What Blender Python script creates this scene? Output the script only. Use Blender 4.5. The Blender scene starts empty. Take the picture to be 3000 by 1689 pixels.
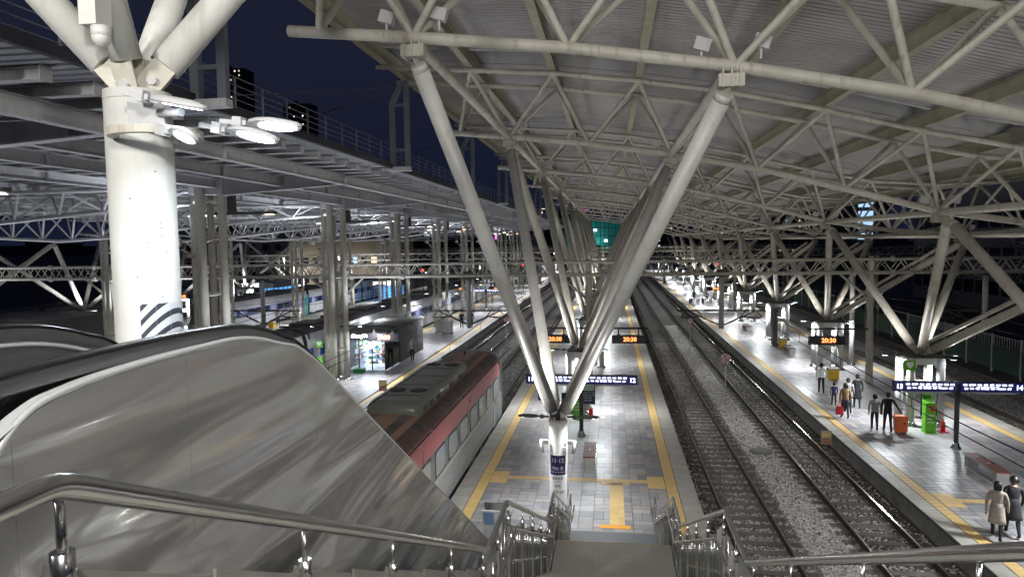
import bpy, math, random
from mathutils import Vector, Matrix
random.seed(7)
SC = bpy.context.scene
COL = SC.collection
# ------------------------------------------------------------------ camera
H = 8.5
YAW, PITCH, ROLL = math.radians(8.2), math.radians(3.87), math.radians(0.85)
fw = Vector((-math.sin(YAW)*math.cos(PITCH), math.cos(YAW)*math.cos(PITCH), -math.sin(PITCH)))
r0 = Vector((math.cos(YAW), math.sin(YAW), 0.0))
u0 = r0.cross(fw)
rt = r0*math.cos(ROLL) - u0*math.sin(ROLL)
up = r0*math.sin(ROLL) + u0*math.cos(ROLL)
cam = bpy.data.cameras.new('camera')
cam.sensor_width = 36.0
cam.lens = 36.0*1720/2575
cam.clip_start = 0.05
cam.clip_end = 3000
camo = bpy.data.objects.new('camera', cam)
mw = Matrix.Identity(4)
for i in range(3):
    mw[i][0], mw[i][1], mw[i][2] = rt[i], up[i], -fw[i]
mw[2][3] = H
camo.matrix_world = mw
COL.objects.link(camo)
SC.camera = camo
# ------------------------------------------------------------------ world and exposure
SC.view_settings.view_transform = 'Standard'
SC.view_settings.look = 'None'
SC.view_settings.exposure = 0.12
SC.view_settings.gamma = 1.0
SC.view_settings.use_curve_mapping = False
W = bpy.data.worlds.new('World'); SC.world = W; W.use_nodes = True
nt = W.node_tree; nt.nodes.clear()
sky = nt.nodes.new('ShaderNodeTexSky'); sky.sky_type = 'NISHITA'; sky.sun_disc = False
sky.sun_elevation = math.radians(-4.0); sky.sun_rotation = math.radians(200)
tint = nt.nodes.new('ShaderNodeMix'); tint.data_type = 'RGBA'; tint.blend_type = 'MIX'; tint.inputs[0].default_value = 0.8
tint.inputs[7].default_value = (0.0080, 0.0115, 0.029, 1)
nt.links.new(sky.outputs[0], tint.inputs[6])
bg = nt.nodes.new('ShaderNodeBackground'); bg.inputs[1].default_value = 1.0
out = nt.nodes.new('ShaderNodeOutputWorld')
nt.links.new(tint.outputs[2], bg.inputs[0]); nt.links.new(bg.outputs[0], out.inputs[0])
SC.cycles.use_denoising = True
SC.cycles.max_bounces = 6
SC.cycles.diffuse_bounces = 4
SC.cycles.glossy_bounces = 3
SC.cycles.transmission_bounces = 3
SC.cycles.sample_clamp_indirect = 6.0
SC.cycles.caustics_reflective = False
SC.cycles.caustics_refractive = False
SC.cycles.use_light_tree = True

LAMPW = 480.0
UPW = 80.0
def glow(x, y, z, power, color=(1.0, 0.98, 0.94), direction=(0, 0, 1)):  # upward spot; serves the dish floodlights and the added roof fill
    l = bpy.data.lights.new('dish_or_added_uplight', 'SPOT'); l.energy = power*4; l.color = color; l.shadow_soft_size = 0.06
    l.spot_size = math.radians(165); l.spot_blend = 0.6
    o = bpy.data.objects.new('dish_or_added_uplight', l); COL.objects.link(o); o.location = (x, y, z)
    o.rotation_euler = Vector(direction).to_track_quat('-Z', 'Y').to_euler()
    return o
def lamp(x, y, z, power, color=(0.93, 0.97, 1.0), size=0.5, direction=(0, 0, -1), spread=170, name='lamp_light'):
    l = bpy.data.lights.new(name, 'AREA'); l.energy = power; l.color = color
    l.shape = 'DISK'; l.size = size; l.spread = math.radians(spread)
    o = bpy.data.objects.new(name, l); COL.objects.link(o)
    o.location = (x, y, z)
    o.rotation_euler = Vector(direction).to_track_quat('-Z', 'Y').to_euler()
    return o

# ------------------------------------------------------------------ materials
MATS = {}
def mat(name, c, c2=None, scale=6.0, rough=0.5, metal=0.0, bump=0.0, bscale=None, emit=None, estr=0.0,
        stretch=(1, 1, 1), rand=0.0, island=0.0, spec=None, contrast=(0.35, 0.65), streak=0.0, rough2=None, bdist=0.02, bdetail=4):
    m = bpy.data.materials.new(name); m.use_nodes = True
    n, L = m.node_tree.nodes, m.node_tree.links
    b = n['Principled BSDF']
    b.inputs['Base Color'].default_value = (*c, 1)
    b.inputs['Roughness'].default_value = rough
    b.inputs['Metallic'].default_value = metal
    if spec is not None: b.inputs['Specular IOR Level'].default_value = spec
    if emit:
        b.inputs['Emission Color'].default_value = (*emit, 1); b.inputs['Emission Strength'].default_value = estr
    last = None
    geo = None
    if c2 is not None or bump or streak or rough2 is not None:
        geo = n.new('ShaderNodeNewGeometry')
        mp = n.new('ShaderNodeVectorMath'); mp.operation = 'MULTIPLY'; mp.inputs[1].default_value = stretch
        L.new(geo.outputs['Position'], mp.inputs[0])
        nz = n.new('ShaderNodeTexNoise'); nz.inputs['Scale'].default_value = scale; nz.inputs['Detail'].default_value = 6
        nz.inputs['Roughness'].default_value = 0.6
        L.new(mp.outputs[0], nz.inputs['Vector'])
        if c2 is not None:
            mr = n.new('ShaderNodeMapRange'); mr.inputs[1].default_value = contrast[0]; mr.inputs[2].default_value = contrast[1]
            L.new(nz.outputs['Fac'], mr.inputs[0])
            mx = n.new('ShaderNodeMix'); mx.data_type = 'RGBA'
            mx.inputs[6].default_value = (*c, 1); mx.inputs[7].default_value = (*c2, 1)
            L.new(mr.outputs[0], mx.inputs[0]); last = mx.outputs[2]
        if rough2 is not None:
            mq = n.new('ShaderNodeMapRange'); mq.inputs[3].default_value = rough; mq.inputs[4].default_value = rough2
            mq.inputs[1].default_value = 0.35; mq.inputs[2].default_value = 0.65
            L.new(nz.outputs['Fac'], mq.inputs[0]); L.new(mq.outputs[0], b.inputs['Roughness'])
        if bump:
            nb = n.new('ShaderNodeTexNoise'); nb.inputs['Scale'].default_value = bscale or scale; nb.inputs['Detail'].default_value = bdetail
            L.new(mp.outputs[0], nb.inputs['Vector'])
            bp = n.new('ShaderNodeBump'); bp.inputs['Strength'].default_value = bump; bp.inputs['Distance'].default_value = bdist
            L.new(nb.outputs['Fac'], bp.inputs['Height']); L.new(bp.outputs[0], b.inputs['Normal'])
        if streak:
            mp2 = n.new('ShaderNodeVectorMath'); mp2.operation = 'MULTIPLY'; mp2.inputs[1].default_value = (7, 7, 0.6)
            L.new(geo.outputs['Position'], mp2.inputs[0])
            ns = n.new('ShaderNodeTexNoise'); ns.inputs['Scale'].default_value = 1.0; ns.inputs['Detail'].default_value = 5
            L.new(mp2.outputs[0], ns.inputs['Vector'])
            ms = n.new('ShaderNodeMapRange'); ms.inputs[1].default_value = 0.56; ms.inputs[2].default_value = 0.72; ms.inputs[4].default_value = streak
            L.new(ns.outputs['Fac'], ms.inputs[0])
            m3 = n.new('ShaderNodeMix'); m3.data_type = 'RGBA'
            L.new(ms.outputs[0], m3.inputs[0])
            if last: L.new(last, m3.inputs[6])
            else: m3.inputs[6].default_value = (*c, 1)
            m3.inputs[7].default_value = (0.16, 0.10, 0.06, 1); last = m3.outputs[2]
    if rand or island:
        if island:
            ri = n.new('ShaderNodeNewGeometry'); src = ri.outputs['Random Per Island']
            ro = n.new('ShaderNodeObjectInfo')
            ad = n.new('ShaderNodeMath'); ad.operation = 'ADD'; L.new(src, ad.inputs[0]); L.new(ro.outputs['Random'], ad.inputs[1])
            fr = n.new('ShaderNodeMath'); fr.operation = 'FRACT'; L.new(ad.outputs[0], fr.inputs[0]); src = fr.outputs[0]
            amt = island
        else:
            ro = n.new('ShaderNodeObjectInfo'); src = ro.outputs['Random']; amt = rand
        mv = n.new('ShaderNodeMapRange'); mv.inputs[3].default_value = 1-amt; mv.inputs[4].default_value = 1+amt
        L.new(src, mv.inputs[0])
        ml = n.new('ShaderNodeVectorMath'); ml.operation = 'SCALE'
        if last: L.new(last, ml.inputs[0])
        else: ml.inputs[0].default_value = c
        L.new(mv.outputs[0], ml.inputs['Scale']); last = ml.outputs[0]
    if last is not None: L.new(last, b.inputs['Base Color'])
    MATS[name] = m
    return m

mat('steel_cream', (0.52, 0.50, 0.44), (0.43, 0.41, 0.35), scale=2.2, rough=0.55, streak=0.45, bump=0.05, bscale=8)
mat('steel_white', (0.60, 0.60, 0.575), (0.53, 0.525, 0.49), scale=1.5, rough=0.42, streak=0.22, bump=0.04, bscale=14)
mat('steel_grey', (0.50, 0.50, 0.51), (0.43, 0.43, 0.44), scale=2, rough=0.5, streak=0.2)
mat('steel_dark', (0.035, 0.035, 0.038), (0.05, 0.05, 0.05), scale=4, rough=0.5)
mat('purlin_olive', (0.34, 0.32, 0.24), (0.27, 0.25, 0.18), scale=3, rough=0.6)
mat('roof_deck', (0.38, 0.365, 0.365), (0.29, 0.27, 0.265), scale=0.45, streak=0.12, rough=0.55, bump=0.03)
mat('roof_left', (0.30, 0.31, 0.34), (0.25, 0.26, 0.29), scale=0.6, rough=0.6)
mat('steel_darkened', (0.12, 0.13, 0.155), rough=0.6)  # darkened copy of steel: dim light on roof railing and masts put into colour
mat('ballast_oily', (0.10, 0.09, 0.078), (0.03, 0.027, 0.024), scale=16, rough=0.9, bump=1.0, bscale=18, contrast=(0.4, 0.6))
mat('fascia', (0.25, 0.25, 0.255), rough=0.6)
mat('pedestal', (0.66, 0.66, 0.63), (0.60, 0.60, 0.57), scale=3, rough=0.35)
mat('chrome', (0.72, 0.72, 0.72), rough=0.18, metal=1.0)
mat('handrail_steel', (0.78, 0.775, 0.77), (0.7, 0.69, 0.69), scale=5, rough=0.13, metal=1.0, rough2=0.24)
mat('wall_steel', (0.74, 0.735, 0.72), (0.68, 0.675, 0.66), scale=0.8, rough=0.10, metal=0.74, rough2=0.17, bump=1.0, bscale=1.0, stretch=(1, 0.30, 2.3), bdist=0.18, bdetail=1.0)
mat('brushed_steel', (0.50, 0.51, 0.53), (0.44, 0.45, 0.47), scale=3, rough=0.38, metal=1.0, stretch=(1, 0.4, 12), bump=0.1)
mat('trim_steel', (0.80, 0.82, 0.84), rough=0.25, metal=0.45)
mat('infill_steel', (0.55, 0.54, 0.51), (0.46, 0.45, 0.42), scale=3, rough=0.42, metal=0.7)
mat('rubber', (0.012, 0.013, 0.014), rough=0.22, spec=0.7)
mat('granite', (0.46, 0.45, 0.40), (0.31, 0.30, 0.27), scale=55, rough=0.5, contrast=(0.42, 0.58))
mat('granite_dark', (0.10, 0.105, 0.11), (0.17, 0.175, 0.18), scale=60, rough=0.4)
mat('brass', (0.75, 0.55, 0.25), rough=0.35, metal=0.8)
mat('tile_grey', (0.40, 0.405, 0.41), (0.34, 0.345, 0.355), scale=3, rough=0.34, island=0.055, bump=0.08, bscale=20)
mat('tile_dark', (0.25, 0.25, 0.265), (0.20, 0.20, 0.21), scale=3, rough=0.36, island=0.14)
mat('tile_mid', (0.33, 0.32, 0.315), (0.28, 0.27, 0.265), scale=3, rough=0.36, island=0.14)
mat('tile_pink', (0.40, 0.36, 0.345), (0.35, 0.31, 0.295), scale=3, rough=0.36, island=0.18)
mat('coping', (0.44, 0.42, 0.375), (0.35, 0.335, 0.30), scale=2.5, rough=0.5, island=0.07)
mat('grout', (0.12, 0.12, 0.12), rough=0.8)
mat('tactile', (0.70, 0.49, 0.20), (0.62, 0.43, 0.17), scale=5, rough=0.5, island=0.07)
mat('tactile_orange', (0.85, 0.36, 0.03), rough=0.5)
mat('concrete', (0.28, 0.27, 0.25), (0.16, 0.155, 0.14), scale=1.6, rough=0.8, bump=0.2)
mat('concrete_dark', (0.10, 0.10, 0.095), (0.05, 0.05, 0.045), scale=1.5, rough=0.85)
mat('ballast', (0.27, 0.265, 0.25), (0.06, 0.058, 0.053), scale=14, rough=0.9, bump=1.0, bscale=16, contrast=(0.4, 0.6))
mat('stone_pale', (0.60, 0.59, 0.56), rough=0.85, island=0.4)
mat('stone', (0.46, 0.415, 0.39), rough=0.85, island=0.5)
mat('sleeper', (0.19, 0.18, 0.165), (0.12, 0.115, 0.105), scale=4, rough=0.8, rand=0.15)
mat('rail_side', (0.07, 0.05, 0.04), rough=0.7, metal=0.3)
mat('rail_top', (0.62, 0.61, 0.60), rough=0.22, metal=1.0)
mat('black', (0.01, 0.01, 0.011), rough=0.5)
mat('dark_panel', (0.02, 0.02, 0.024), rough=0.4)
mat('navy', (0.008, 0.010, 0.055), rough=0.4, emit=(0.01, 0.015, 0.10), estr=0.6)
mat('purple', (0.035, 0.018, 0.11), rough=0.4)
mat('white_print', (0.85, 0.85, 0.85), rough=0.5)
mat('dark_print', (0.03, 0.02, 0.07), rough=0.5)
mat('light_text', (0.9, 0.9, 1.0), emit=(0.85, 0.87, 1.0), estr=2.6)
mat('clock_text', (1, 0.3, 0.1), emit=(1.0, 0.27, 0.08), estr=3.2)
mat('shop_text', (1, 1, 1), emit=(0.95, 0.98, 1.0), estr=6)
mat('led', (1, 1, 1), emit=(0.80, 0.90, 1.0), estr=14)
mat('led_soft', (1, 1, 1), emit=(1.0, 0.93, 0.8), estr=7)
mat('led_warm', (1, 0.8, 0.6), emit=(1.0, 0.6, 0.35), estr=5)
mat('tube_light', (1, 1, 1), emit=(0.9, 0.96, 1.0), estr=7)
mat('tiny_red', (1, 0, 0), emit=(1.0, 0.05, 0.03), estr=6)
mat('red_paint', (0.76, 0.24, 0.25), (0.70, 0.21, 0.22), scale=2, rough=0.28)
mat('train_roof_a', (0.36, 0.21, 0.155), (0.30, 0.175, 0.13), scale=2, rough=0.5)
mat('train_roof_b', (0.13, 0.08, 0.07), (0.04, 0.028, 0.026), scale=2, rough=0.5)
mat('train_roof_c', (0.17, 0.155, 0.12), (0.045, 0.04, 0.032), scale=2, rough=0.45)
mat('hvac', (0.17, 0.175, 0.145), (0.13, 0.135, 0.115), scale=2, rough=0.28)
mat('train_grey', (0.24, 0.26, 0.265), (0.20, 0.215, 0.22), scale=2, rough=0.3)
mat('train_silver', (0.50, 0.50, 0.49), (0.42, 0.42, 0.41), scale=3, rough=0.4)
mat('train_white', (0.66, 0.67, 0.70), (0.58, 0.59, 0.62), scale=1.2, rough=0.3)
mat('train_blue', (0.035, 0.085, 0.33), rough=0.3)
mat('train_teal', (0.03, 0.42, 0.38), rough=0.4)
mat('train_dark', (0.03, 0.032, 0.036), (0.05, 0.05, 0.05), scale=2, rough=0.5)
mat('train_cream', (0.34, 0.29, 0.19), rough=0.5)
mat('window_glass', (0.72, 0.77, 0.79), rough=0.12, metal=0.5, bump=0.1, bscale=3)  # pale base colour stands in for platform tiles mirrored in the train windows
mat('window_dark', (0.02, 0.022, 0.03), rough=0.08)
mat('window_lit', (0.2, 0.2, 0.3), emit=(0.35, 0.38, 0.55), estr=0.35)
mat('shop_wall', (0.07, 0.07, 0.075), (0.05, 0.05, 0.052), scale=3, rough=0.6)
mat('shop_roof', (0.13, 0.13, 0.125), (0.09, 0.09, 0.085), scale=2, rough=0.7)
mat('shop_interior_glow', (0.8, 0.85, 0.9), emit=(0.8, 0.9, 1.0), estr=2.6)  # emission stands in for a brightly lit shop interior
mat('lounge_interior_glow', (0.3, 0.6, 0.9), emit=(0.12, 0.42, 0.85), estr=0.9)  # emission stands in for blue light inside the waiting rooms
mat('lounge_wall', (0.10, 0.10, 0.11), rough=0.5)
mat('green_box', (0.14, 0.48, 0.03), rough=0.35)
mat('green_crate', (0.02, 0.22, 0.06), rough=0.4)
mat('wood', (0.20, 0.055, 0.03), (0.13, 0.035, 0.02), scale=4, rough=0.5, spec=0.3, stretch=(6, 1, 1))
mat('sign_red', (0.62, 0.02, 0.05), rough=0.4)
mat('extinguisher', (0.65, 0.01, 0.02), rough=0.25)
mat('yellow_box', (0.65, 0.42, 0.03), rough=0.4)
mat('suitcase_orange', (0.62, 0.14, 0.03), rough=0.35)
mat('suitcase_dark', (0.03, 0.04, 0.06), rough=0.4)
mat('suitcase_grey', (0.3, 0.32, 0.34), rough=0.4)
mat('notice', (0.55, 0.42, 0.28), rough=0.6)
mat('skin', (0.52, 0.33, 0.24), rough=0.5)
mat('hair', (0.012, 0.010, 0.009), rough=0.45)
for nme, c in dict(cloth_black=(0.014, 0.014, 0.017), cloth_beige=(0.36, 0.32, 0.28), cloth_grey=(0.25, 0.25, 0.27), cloth_navy=(0.015, 0.02, 0.07),
                   cloth_blue=(0.2, 0.27, 0.48), cloth_red=(0.5, 0.02, 0.03), cloth_white=(0.7, 0.7, 0.7), cloth_brown=(0.24, 0.15, 0.08), denim=(0.03, 0.04, 0.075)).items():
    mat(nme, c, tuple(v*0.75 for v in c), scale=12, rough=0.85)
mat('facade_dark', (0.045, 0.048, 0.06), (0.035, 0.037, 0.045), scale=0.3, rough=0.8)
mat('facade_pale', (0.24, 0.24, 0.27), (0.19, 0.19, 0.22), scale=0.3, rough=0.8)
mat('facade_beige', (0.30, 0.27, 0.22), (0.25, 0.22, 0.18), scale=0.4, rough=0.8)
mat('facade_navy', (0.02, 0.022, 0.03), rough=0.8)
mat('win_white', (1, 1, 1), emit=(0.9, 0.95, 1.0), estr=1.6)
mat('win_blue', (0.5, 0.7, 1), emit=(0.45, 0.7, 1.0), estr=1.0)
mat('win_warm', (1, 0.8, 0.5), emit=(1.0, 0.78, 0.5), estr=1.0)
mat('win_magenta', (1, 0.2, 0.8), emit=(0.9, 0.15, 0.7), estr=2.0)
mat('win_orange', (1, 0.3, 0.1), emit=(1.0, 0.3, 0.12), estr=2.5)
mat('net_teal_glow', (0.02, 0.22, 0.20), (0.01, 0.06, 0.06), scale=0.5, rough=0.9, emit=(0.008, 0.075, 0.07), estr=0.7, stretch=(1, 1, 0.15))  # emission stands in for light on the net; streaks paint its folds
mat('foliage', (0.02, 0.03, 0.018), rough=0.9, island=0.4)
mat('bark', (0.05, 0.04, 0.03), rough=0.9)
mat('fence_green', (0.03, 0.07, 0.045), (0.02, 0.05, 0.03), scale=1, rough=0.7)
mat('asphalt', (0.045, 0.045, 0.048), rough=0.9)
mat('car_white', (0.6, 0.6, 0.6), rough=0.2)
mat('car_dark', (0.04, 0.04, 0.045), rough=0.2)
mat('wire', (0.02, 0.02, 0.02), rough=0.6)
mat('insulator', (0.10, 0.06, 0.05), rough=0.4)
mat('goods_blue', (0.25, 0.4, 0.65), rough=0.5)
mat('goods_red', (0.6, 0.22, 0.2), rough=0.5)
mat('goods_yellow', (0.75, 0.6, 0.25), rough=0.5)

# glass
g = bpy.data.materials.new('clear_glass'); g.use_nodes = True
gn, gl = g.node_tree.nodes, g.node_tree.links
gn.clear(); go = gn.new('ShaderNodeOutputMaterial'); gt = gn.new('ShaderNodeBsdfTransparent'); gg = gn.new('ShaderNodeBsdfGlossy')
gg.inputs['Roughness'].default_value = 0.03; gt.inputs[0].default_value = (0.85, 0.9, 0.95, 1)
gf = gn.new('ShaderNodeFresnel'); gf.inputs[0].default_value = 1.45; gm = gn.new('ShaderNodeMixShader')
gl.new(gf.outputs[0], gm.inputs[0]); gl.new(gt.outputs[0], gm.inputs[1]); gl.new(gg.outputs[0], gm.inputs[2]); gl.new(gm.outputs[0], go.inputs[0])
MATS['clear_glass'] = g

# hazard stripes
hz = bpy.data.materials.new('hazard_stripes'); hz.use_nodes = True
n, L = hz.node_tree.nodes, hz.node_tree.links
ge = n.new('ShaderNodeNewGeometry'); sp = n.new('ShaderNodeSeparateXYZ'); L.new(ge.outputs['Position'], sp.inputs[0])
a1 = n.new('ShaderNodeMath'); a1.operation = 'SUBTRACT'; L.new(sp.outputs['X'], a1.inputs[0])
a0 = n.new('ShaderNodeMath'); a0.operation = 'MULTIPLY'; a0.inputs[1].default_value = 0.8; L.new(sp.outputs['Z'], a0.inputs[0]); L.new(a0.outputs[0], a1.inputs[1])
a2 = n.new('ShaderNodeMath'); a2.operation = 'MULTIPLY'; a2.inputs[1].default_value = 8.5; L.new(a1.outputs[0], a2.inputs[0])
a3 = n.new('ShaderNodeMath'); a3.operation = 'FRACT'; L.new(a2.outputs[0], a3.inputs[0])
a4 = n.new('ShaderNodeMath'); a4.operation = 'GREATER_THAN'; a4.inputs[1].default_value = 0.58; L.new(a3.outputs[0], a4.inputs[0])
mx = n.new('ShaderNodeMix'); mx.data_type = 'RGBA'; mx.inputs[6].default_value = (0.7, 0.72, 0.74, 1); mx.inputs[7].default_value = (0.06, 0.065, 0.085, 1)
L.new(a4.outputs[0], mx.inputs[0]); L.new(mx.outputs[2], n['Principled BSDF'].inputs['Base Color']); n['Principled BSDF'].inputs['Roughness'].default_value = 0.35
MATS['hazard_stripes'] = hz

# ------------------------------------------------------------------ helpers
ORG = {}
def org(p): return ORG.get(p.name, Vector((0, 0, 0))) if p else Vector((0, 0, 0))
class MB:
    def __init__(s): s.v = []; s.f = []; s.sm = []; s.mi = []; s.cur = 0
    def face(s, idx, smooth=False): s.f.append(idx); s.sm.append(smooth); s.mi.append(s.cur)
    def box(s, x0, y0, z0, x1, y1, z1):
        if x0 > x1: x0, x1 = x1, x0
        if y0 > y1: y0, y1 = y1, y0
        if z0 > z1: z0, z1 = z1, z0
        b = len(s.v)
        s.v += [(x0, y0, z0), (x1, y0, z0), (x1, y1, z0), (x0, y1, z0), (x0, y0, z1), (x1, y0, z1), (x1, y1, z1), (x0, y1, z1)]
        for q in ((0, 3, 2, 1), (4, 5, 6, 7), (0, 1, 5, 4), (1, 2, 6, 5), (2, 3, 7, 6), (3, 0, 4, 7)): s.face([b+i for i in q])
        return s
    def frame(s, p, q):
        d = (Vector(q)-Vector(p)).normalized()
        a = Vector((0, 0, 1)) if abs(d.z) < 0.9 else Vector((1, 0, 0))
        u = d.cross(a).normalized(); w = u.cross(d).normalized()
        return u, w
    def cyl(s, p, q, r, n=10, r2=None, cap=True):
        p, q = Vector(p), Vector(q); r2 = r if r2 is None else r2
        u, w = s.frame(p, q); b = len(s.v)
        for c, rr in ((p, r), (q, r2)):
            for i in range(n):
                a = 2*math.pi*i/n; s.v.append(tuple(c+u*(rr*math.cos(a))+w*(rr*math.sin(a))))
        for i in range(n): s.face([b+i, b+(i+1) % n, b+n+(i+1) % n, b+n+i], True)
        if cap:
            s.face([b+n-1-i for i in range(n)]); s.face([b+n+i for i in range(n)])
        return s
    def beam(s, p, q, w, h, up=None):          # rectangular bar between two points
        p, q = Vector(p), Vector(q); u, v = s.frame(p, q)
        b = len(s.v)
        for c in (p, q):
            for a, e in ((-1, -1), (1, -1), (1, 1), (-1, 1)): s.v.append(tuple(c+u*(a*w/2)+v*(e*h/2)))
        for k in ((0, 1, 2, 3), (7, 6, 5, 4), (0, 4, 5, 1), (1, 5, 6, 2), (2, 6, 7, 3), (3, 7, 4, 0)): s.face([b+i for i in k])
        return s
    def ibeam(s, p, q, w, h, t=0.03):
        p, q = Vector(p), Vector(q); u, v = s.frame(p, q)
        s.beam(p-v*(h/2-t/2), q-v*(h/2-t/2), w, t); s.beam(p+v*(h/2-t/2), q+v*(h/2-t/2), w, t)
        s.beam(p, q, t, h-2*t)
        return s
    def tube(s, pts, r, n=10):                 # bent pipe
        pts = [Vector(p) for p in pts]; b0 = None
        for i, p in enumerate(pts):
            d = (pts[min(i+1, len(pts)-1)]-pts[max(i-1, 0)]).normalized()
            a = Vector((0, 0, 1)) if abs(d.z) < 0.95 else Vector((0, 1, 0))
            if b0 is None: u = d.cross(a).normalized()
            else: u = (u-d*u.dot(d)).normalized()
            w = u.cross(d); b = len(s.v)
            for k in range(n):
                t = 2*math.pi*k/n; s.v.append(tuple(p+u*(r*math.cos(t))+w*(r*math.sin(t))))
            if b0 is not None:
                for k in range(n): s.face([b0+k, b0+(k+1) % n, b+(k+1) % n, b+k], True)
            else: s.face([b+n-1-k for k in range(n)])
            b0 = b
        s.face([b0+k for k in range(n)])
        return s
    def prism(s, poly, axis, a, b):            # polygon extruded along an axis; poly in the other two axes (x->yz, y->xz, z->xy)
        base = len(s.v); n = len(poly)
        for c in (a, b):
            for (m_, k_) in poly:
                s.v.append({'x': (c, m_, k_), 'y': (m_, c, k_), 'z': (m_, k_, c)}[axis])
        s.face([base+i for i in range(n)]); s.face([base+2*n-1-i for i in range(n)])
        for i in range(n): s.face([base+i, base+n+i, base+n+(i+1) % n, base+(i+1) % n])
        return s
    def ball(s, c, r, n=10, sz=1.0, m=6):
        c = Vector(c); b = len(s.v)
        for j in range(m+1):
            t = math.pi*j/m
            for i in range(n):
                a = 2*math.pi*i/n
                s.v.append((c.x+r*math.sin(t)*math.cos(a), c.y+r*math.sin(t)*math.sin(a), c.z+r*sz*math.cos(t)))
        for j in range(m):
            for i in range(n): s.face([b+j*n+i, b+(j+1)*n+i, b+(j+1)*n+(i+1) % n, b+j*n+(i+1) % n], True)
        return s
    def lathe(s, c, prof, n=16):
        b = len(s.v)
        for (r, z) in prof:
            for i in range(n):
                a = 2*math.pi*i/n; s.v.append((c[0]+r*math.cos(a), c[1]+r*math.sin(a), c[2]+z))
        for j in range(len(prof)-1):
            for i in range(n): s.face([b+j*n+i, b+j*n+(i+1) % n, b+(j+1)*n+(i+1) % n, b+(j+1)*n+i], True)
        s.face([b+(len(prof)-1)*n+i for i in range(n)]); s.face([b+n-1-i for i in range(n)])
        return s
    def mesh(s, name, mats, off=Vector((0, 0, 0))):
        me = bpy.data.meshes.new(name)
        me.from_pydata([(a-off.x, b-off.y, c-off.z) for a, b, c in s.v], [], s.f)
        if isinstance(mats, str): mats = [mats]
        for m in mats: me.materials.append(MATS[m])
        me.polygons.foreach_set('use_smooth', s.sm); me.polygons.foreach_set('material_index', s.mi)
        me.update()
        return me
    def build(s, name, mats, parent=None, kind=None):
        off = org(parent); me = s.mesh(name, mats, off)
        o = bpy.data.objects.new(name, me); COL.objects.link(o)
        if parent: o.parent = parent; ORG[o.name] = off
        if kind: o['kind'] = kind
        return o
def thing(name, label, cat, loc=(0, 0, 0), group=None, kind=None):
    o = bpy.data.objects.new(name, None); o.empty_display_size = 0.2; COL.objects.link(o); o.location = loc
    ORG[o.name] = Vector(loc); tag(o, label, cat, group, kind)
    return o
def tag(o, label=None, cat=None, group=None, kind=None):
    if label: o['label'] = label
    if cat: o['category'] = cat
    if group: o['group'] = group
    o['kind'] = kind or o.get('kind') or 'thing'
    return o
def struct(mb, name, m): return tag(mb.build(name, m), kind='structure')
def kids(o): return [c for c in bpy.data.objects if c.parent == o]
def copy_tree(o, delta, label=None):
    ch = {}
    for c in bpy.data.objects:
        if c.parent: ch.setdefault(c.parent.name, []).append(c)
    def rec(a, par):
        c = a.copy(); COL.objects.link(c); c.parent = par
        for k in ch.get(a.name, []): rec(k, c)
        return c
    r = rec(o, None); r.location = o.location+Vector(delta)
    if label: r['label'] = label
    return r
def shared(name, me, loc, parent=None, rz=0.0):
    o = bpy.data.objects.new(name, me); COL.objects.link(o)
    if parent: o.parent = parent; o.location = Vector(loc)-org(parent); ORG[o.name] = org(parent)
    else: o.location = loc
    o.rotation_euler.z = rz
    return o
def text(name, body, size, loc, rot, m, parent=None, align='CENTER', ext=0.004, sx=1.0, bold=0.0):
    c = bpy.data.curves.new(name, 'FONT'); c.body = body; c.size = size; c.align_x = align; c.align_y = 'CENTER'
    c.extrude = ext; c.offset = bold; c.resolution_u = 2
    t = bpy.data.objects.new(name, c); COL.objects.link(t)
    me = bpy.data.meshes.new_from_object(t); bpy.data.objects.remove(t)
    me.materials.clear(); me.materials.append(MATS[m])
    o = bpy.data.objects.new(name, me); COL.objects.link(o)
    o.location = Vector(loc)-org(parent); o.rotation_euler = rot; o.scale = (sx, 1, 1)
    if parent: o.parent = parent
    return o
FRONT = (math.pi/2, 0, 0)      # lettering that faces the stairs
ORDN = ['nearest', 'second', 'third', 'fourth', 'fifth', 'sixth', 'seventh', 'eighth', 'ninth', 'tenth', 'eleventh', 'twelfth', 'thirteenth', 'fourteenth', 'fifteenth', 'sixteenth']
def nth(i): return ORDN[i]
def lerp(pts, x):
    if x <= pts[0][0]:
        (a, b), (c, d) = pts[0], pts[1]
    elif x >= pts[-1][0]:
        (a, b), (c, d) = pts[-2], pts[-1]
    else:
        for k in range(len(pts)-1):
            if pts[k][0] <= x <= pts[k+1][0]: (a, b), (c, d) = pts[k], pts[k+1]; break
    return b+(d-b)*(x-a)/(c-a)
SP = 13.43                       # spacing of the frames along the platforms
TY = [13.79+SP*i for i in range(10)]        # truss planes
BY = [20.5+SP*i for i in range(9)]          # column planes

# ================================================================== SETTING
ZB = -0.72
def grid_sheet(name, x0, x1, y0, y1, z, m): 
    return struct(MB().box(x0, y0, z-0.4, x1, y1, z), name, m)
grid_sheet('ground', -900, 900, -60, 1500, -0.95, 'asphalt')
grid_sheet('ballast', -70, 24.5, -30, 420, ZB, 'ballast')

# sky is the world; a distant dark ridge closes the horizon
hl = MB()
for k in range(40):
    x = -900+k*45; h = 14+9*math.sin(k*1.3)+6*math.sin(k*2.9)
    hl.box(x, 900, -1, x+46, 905, h)
struct(hl, 'hills', 'facade_navy')

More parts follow.
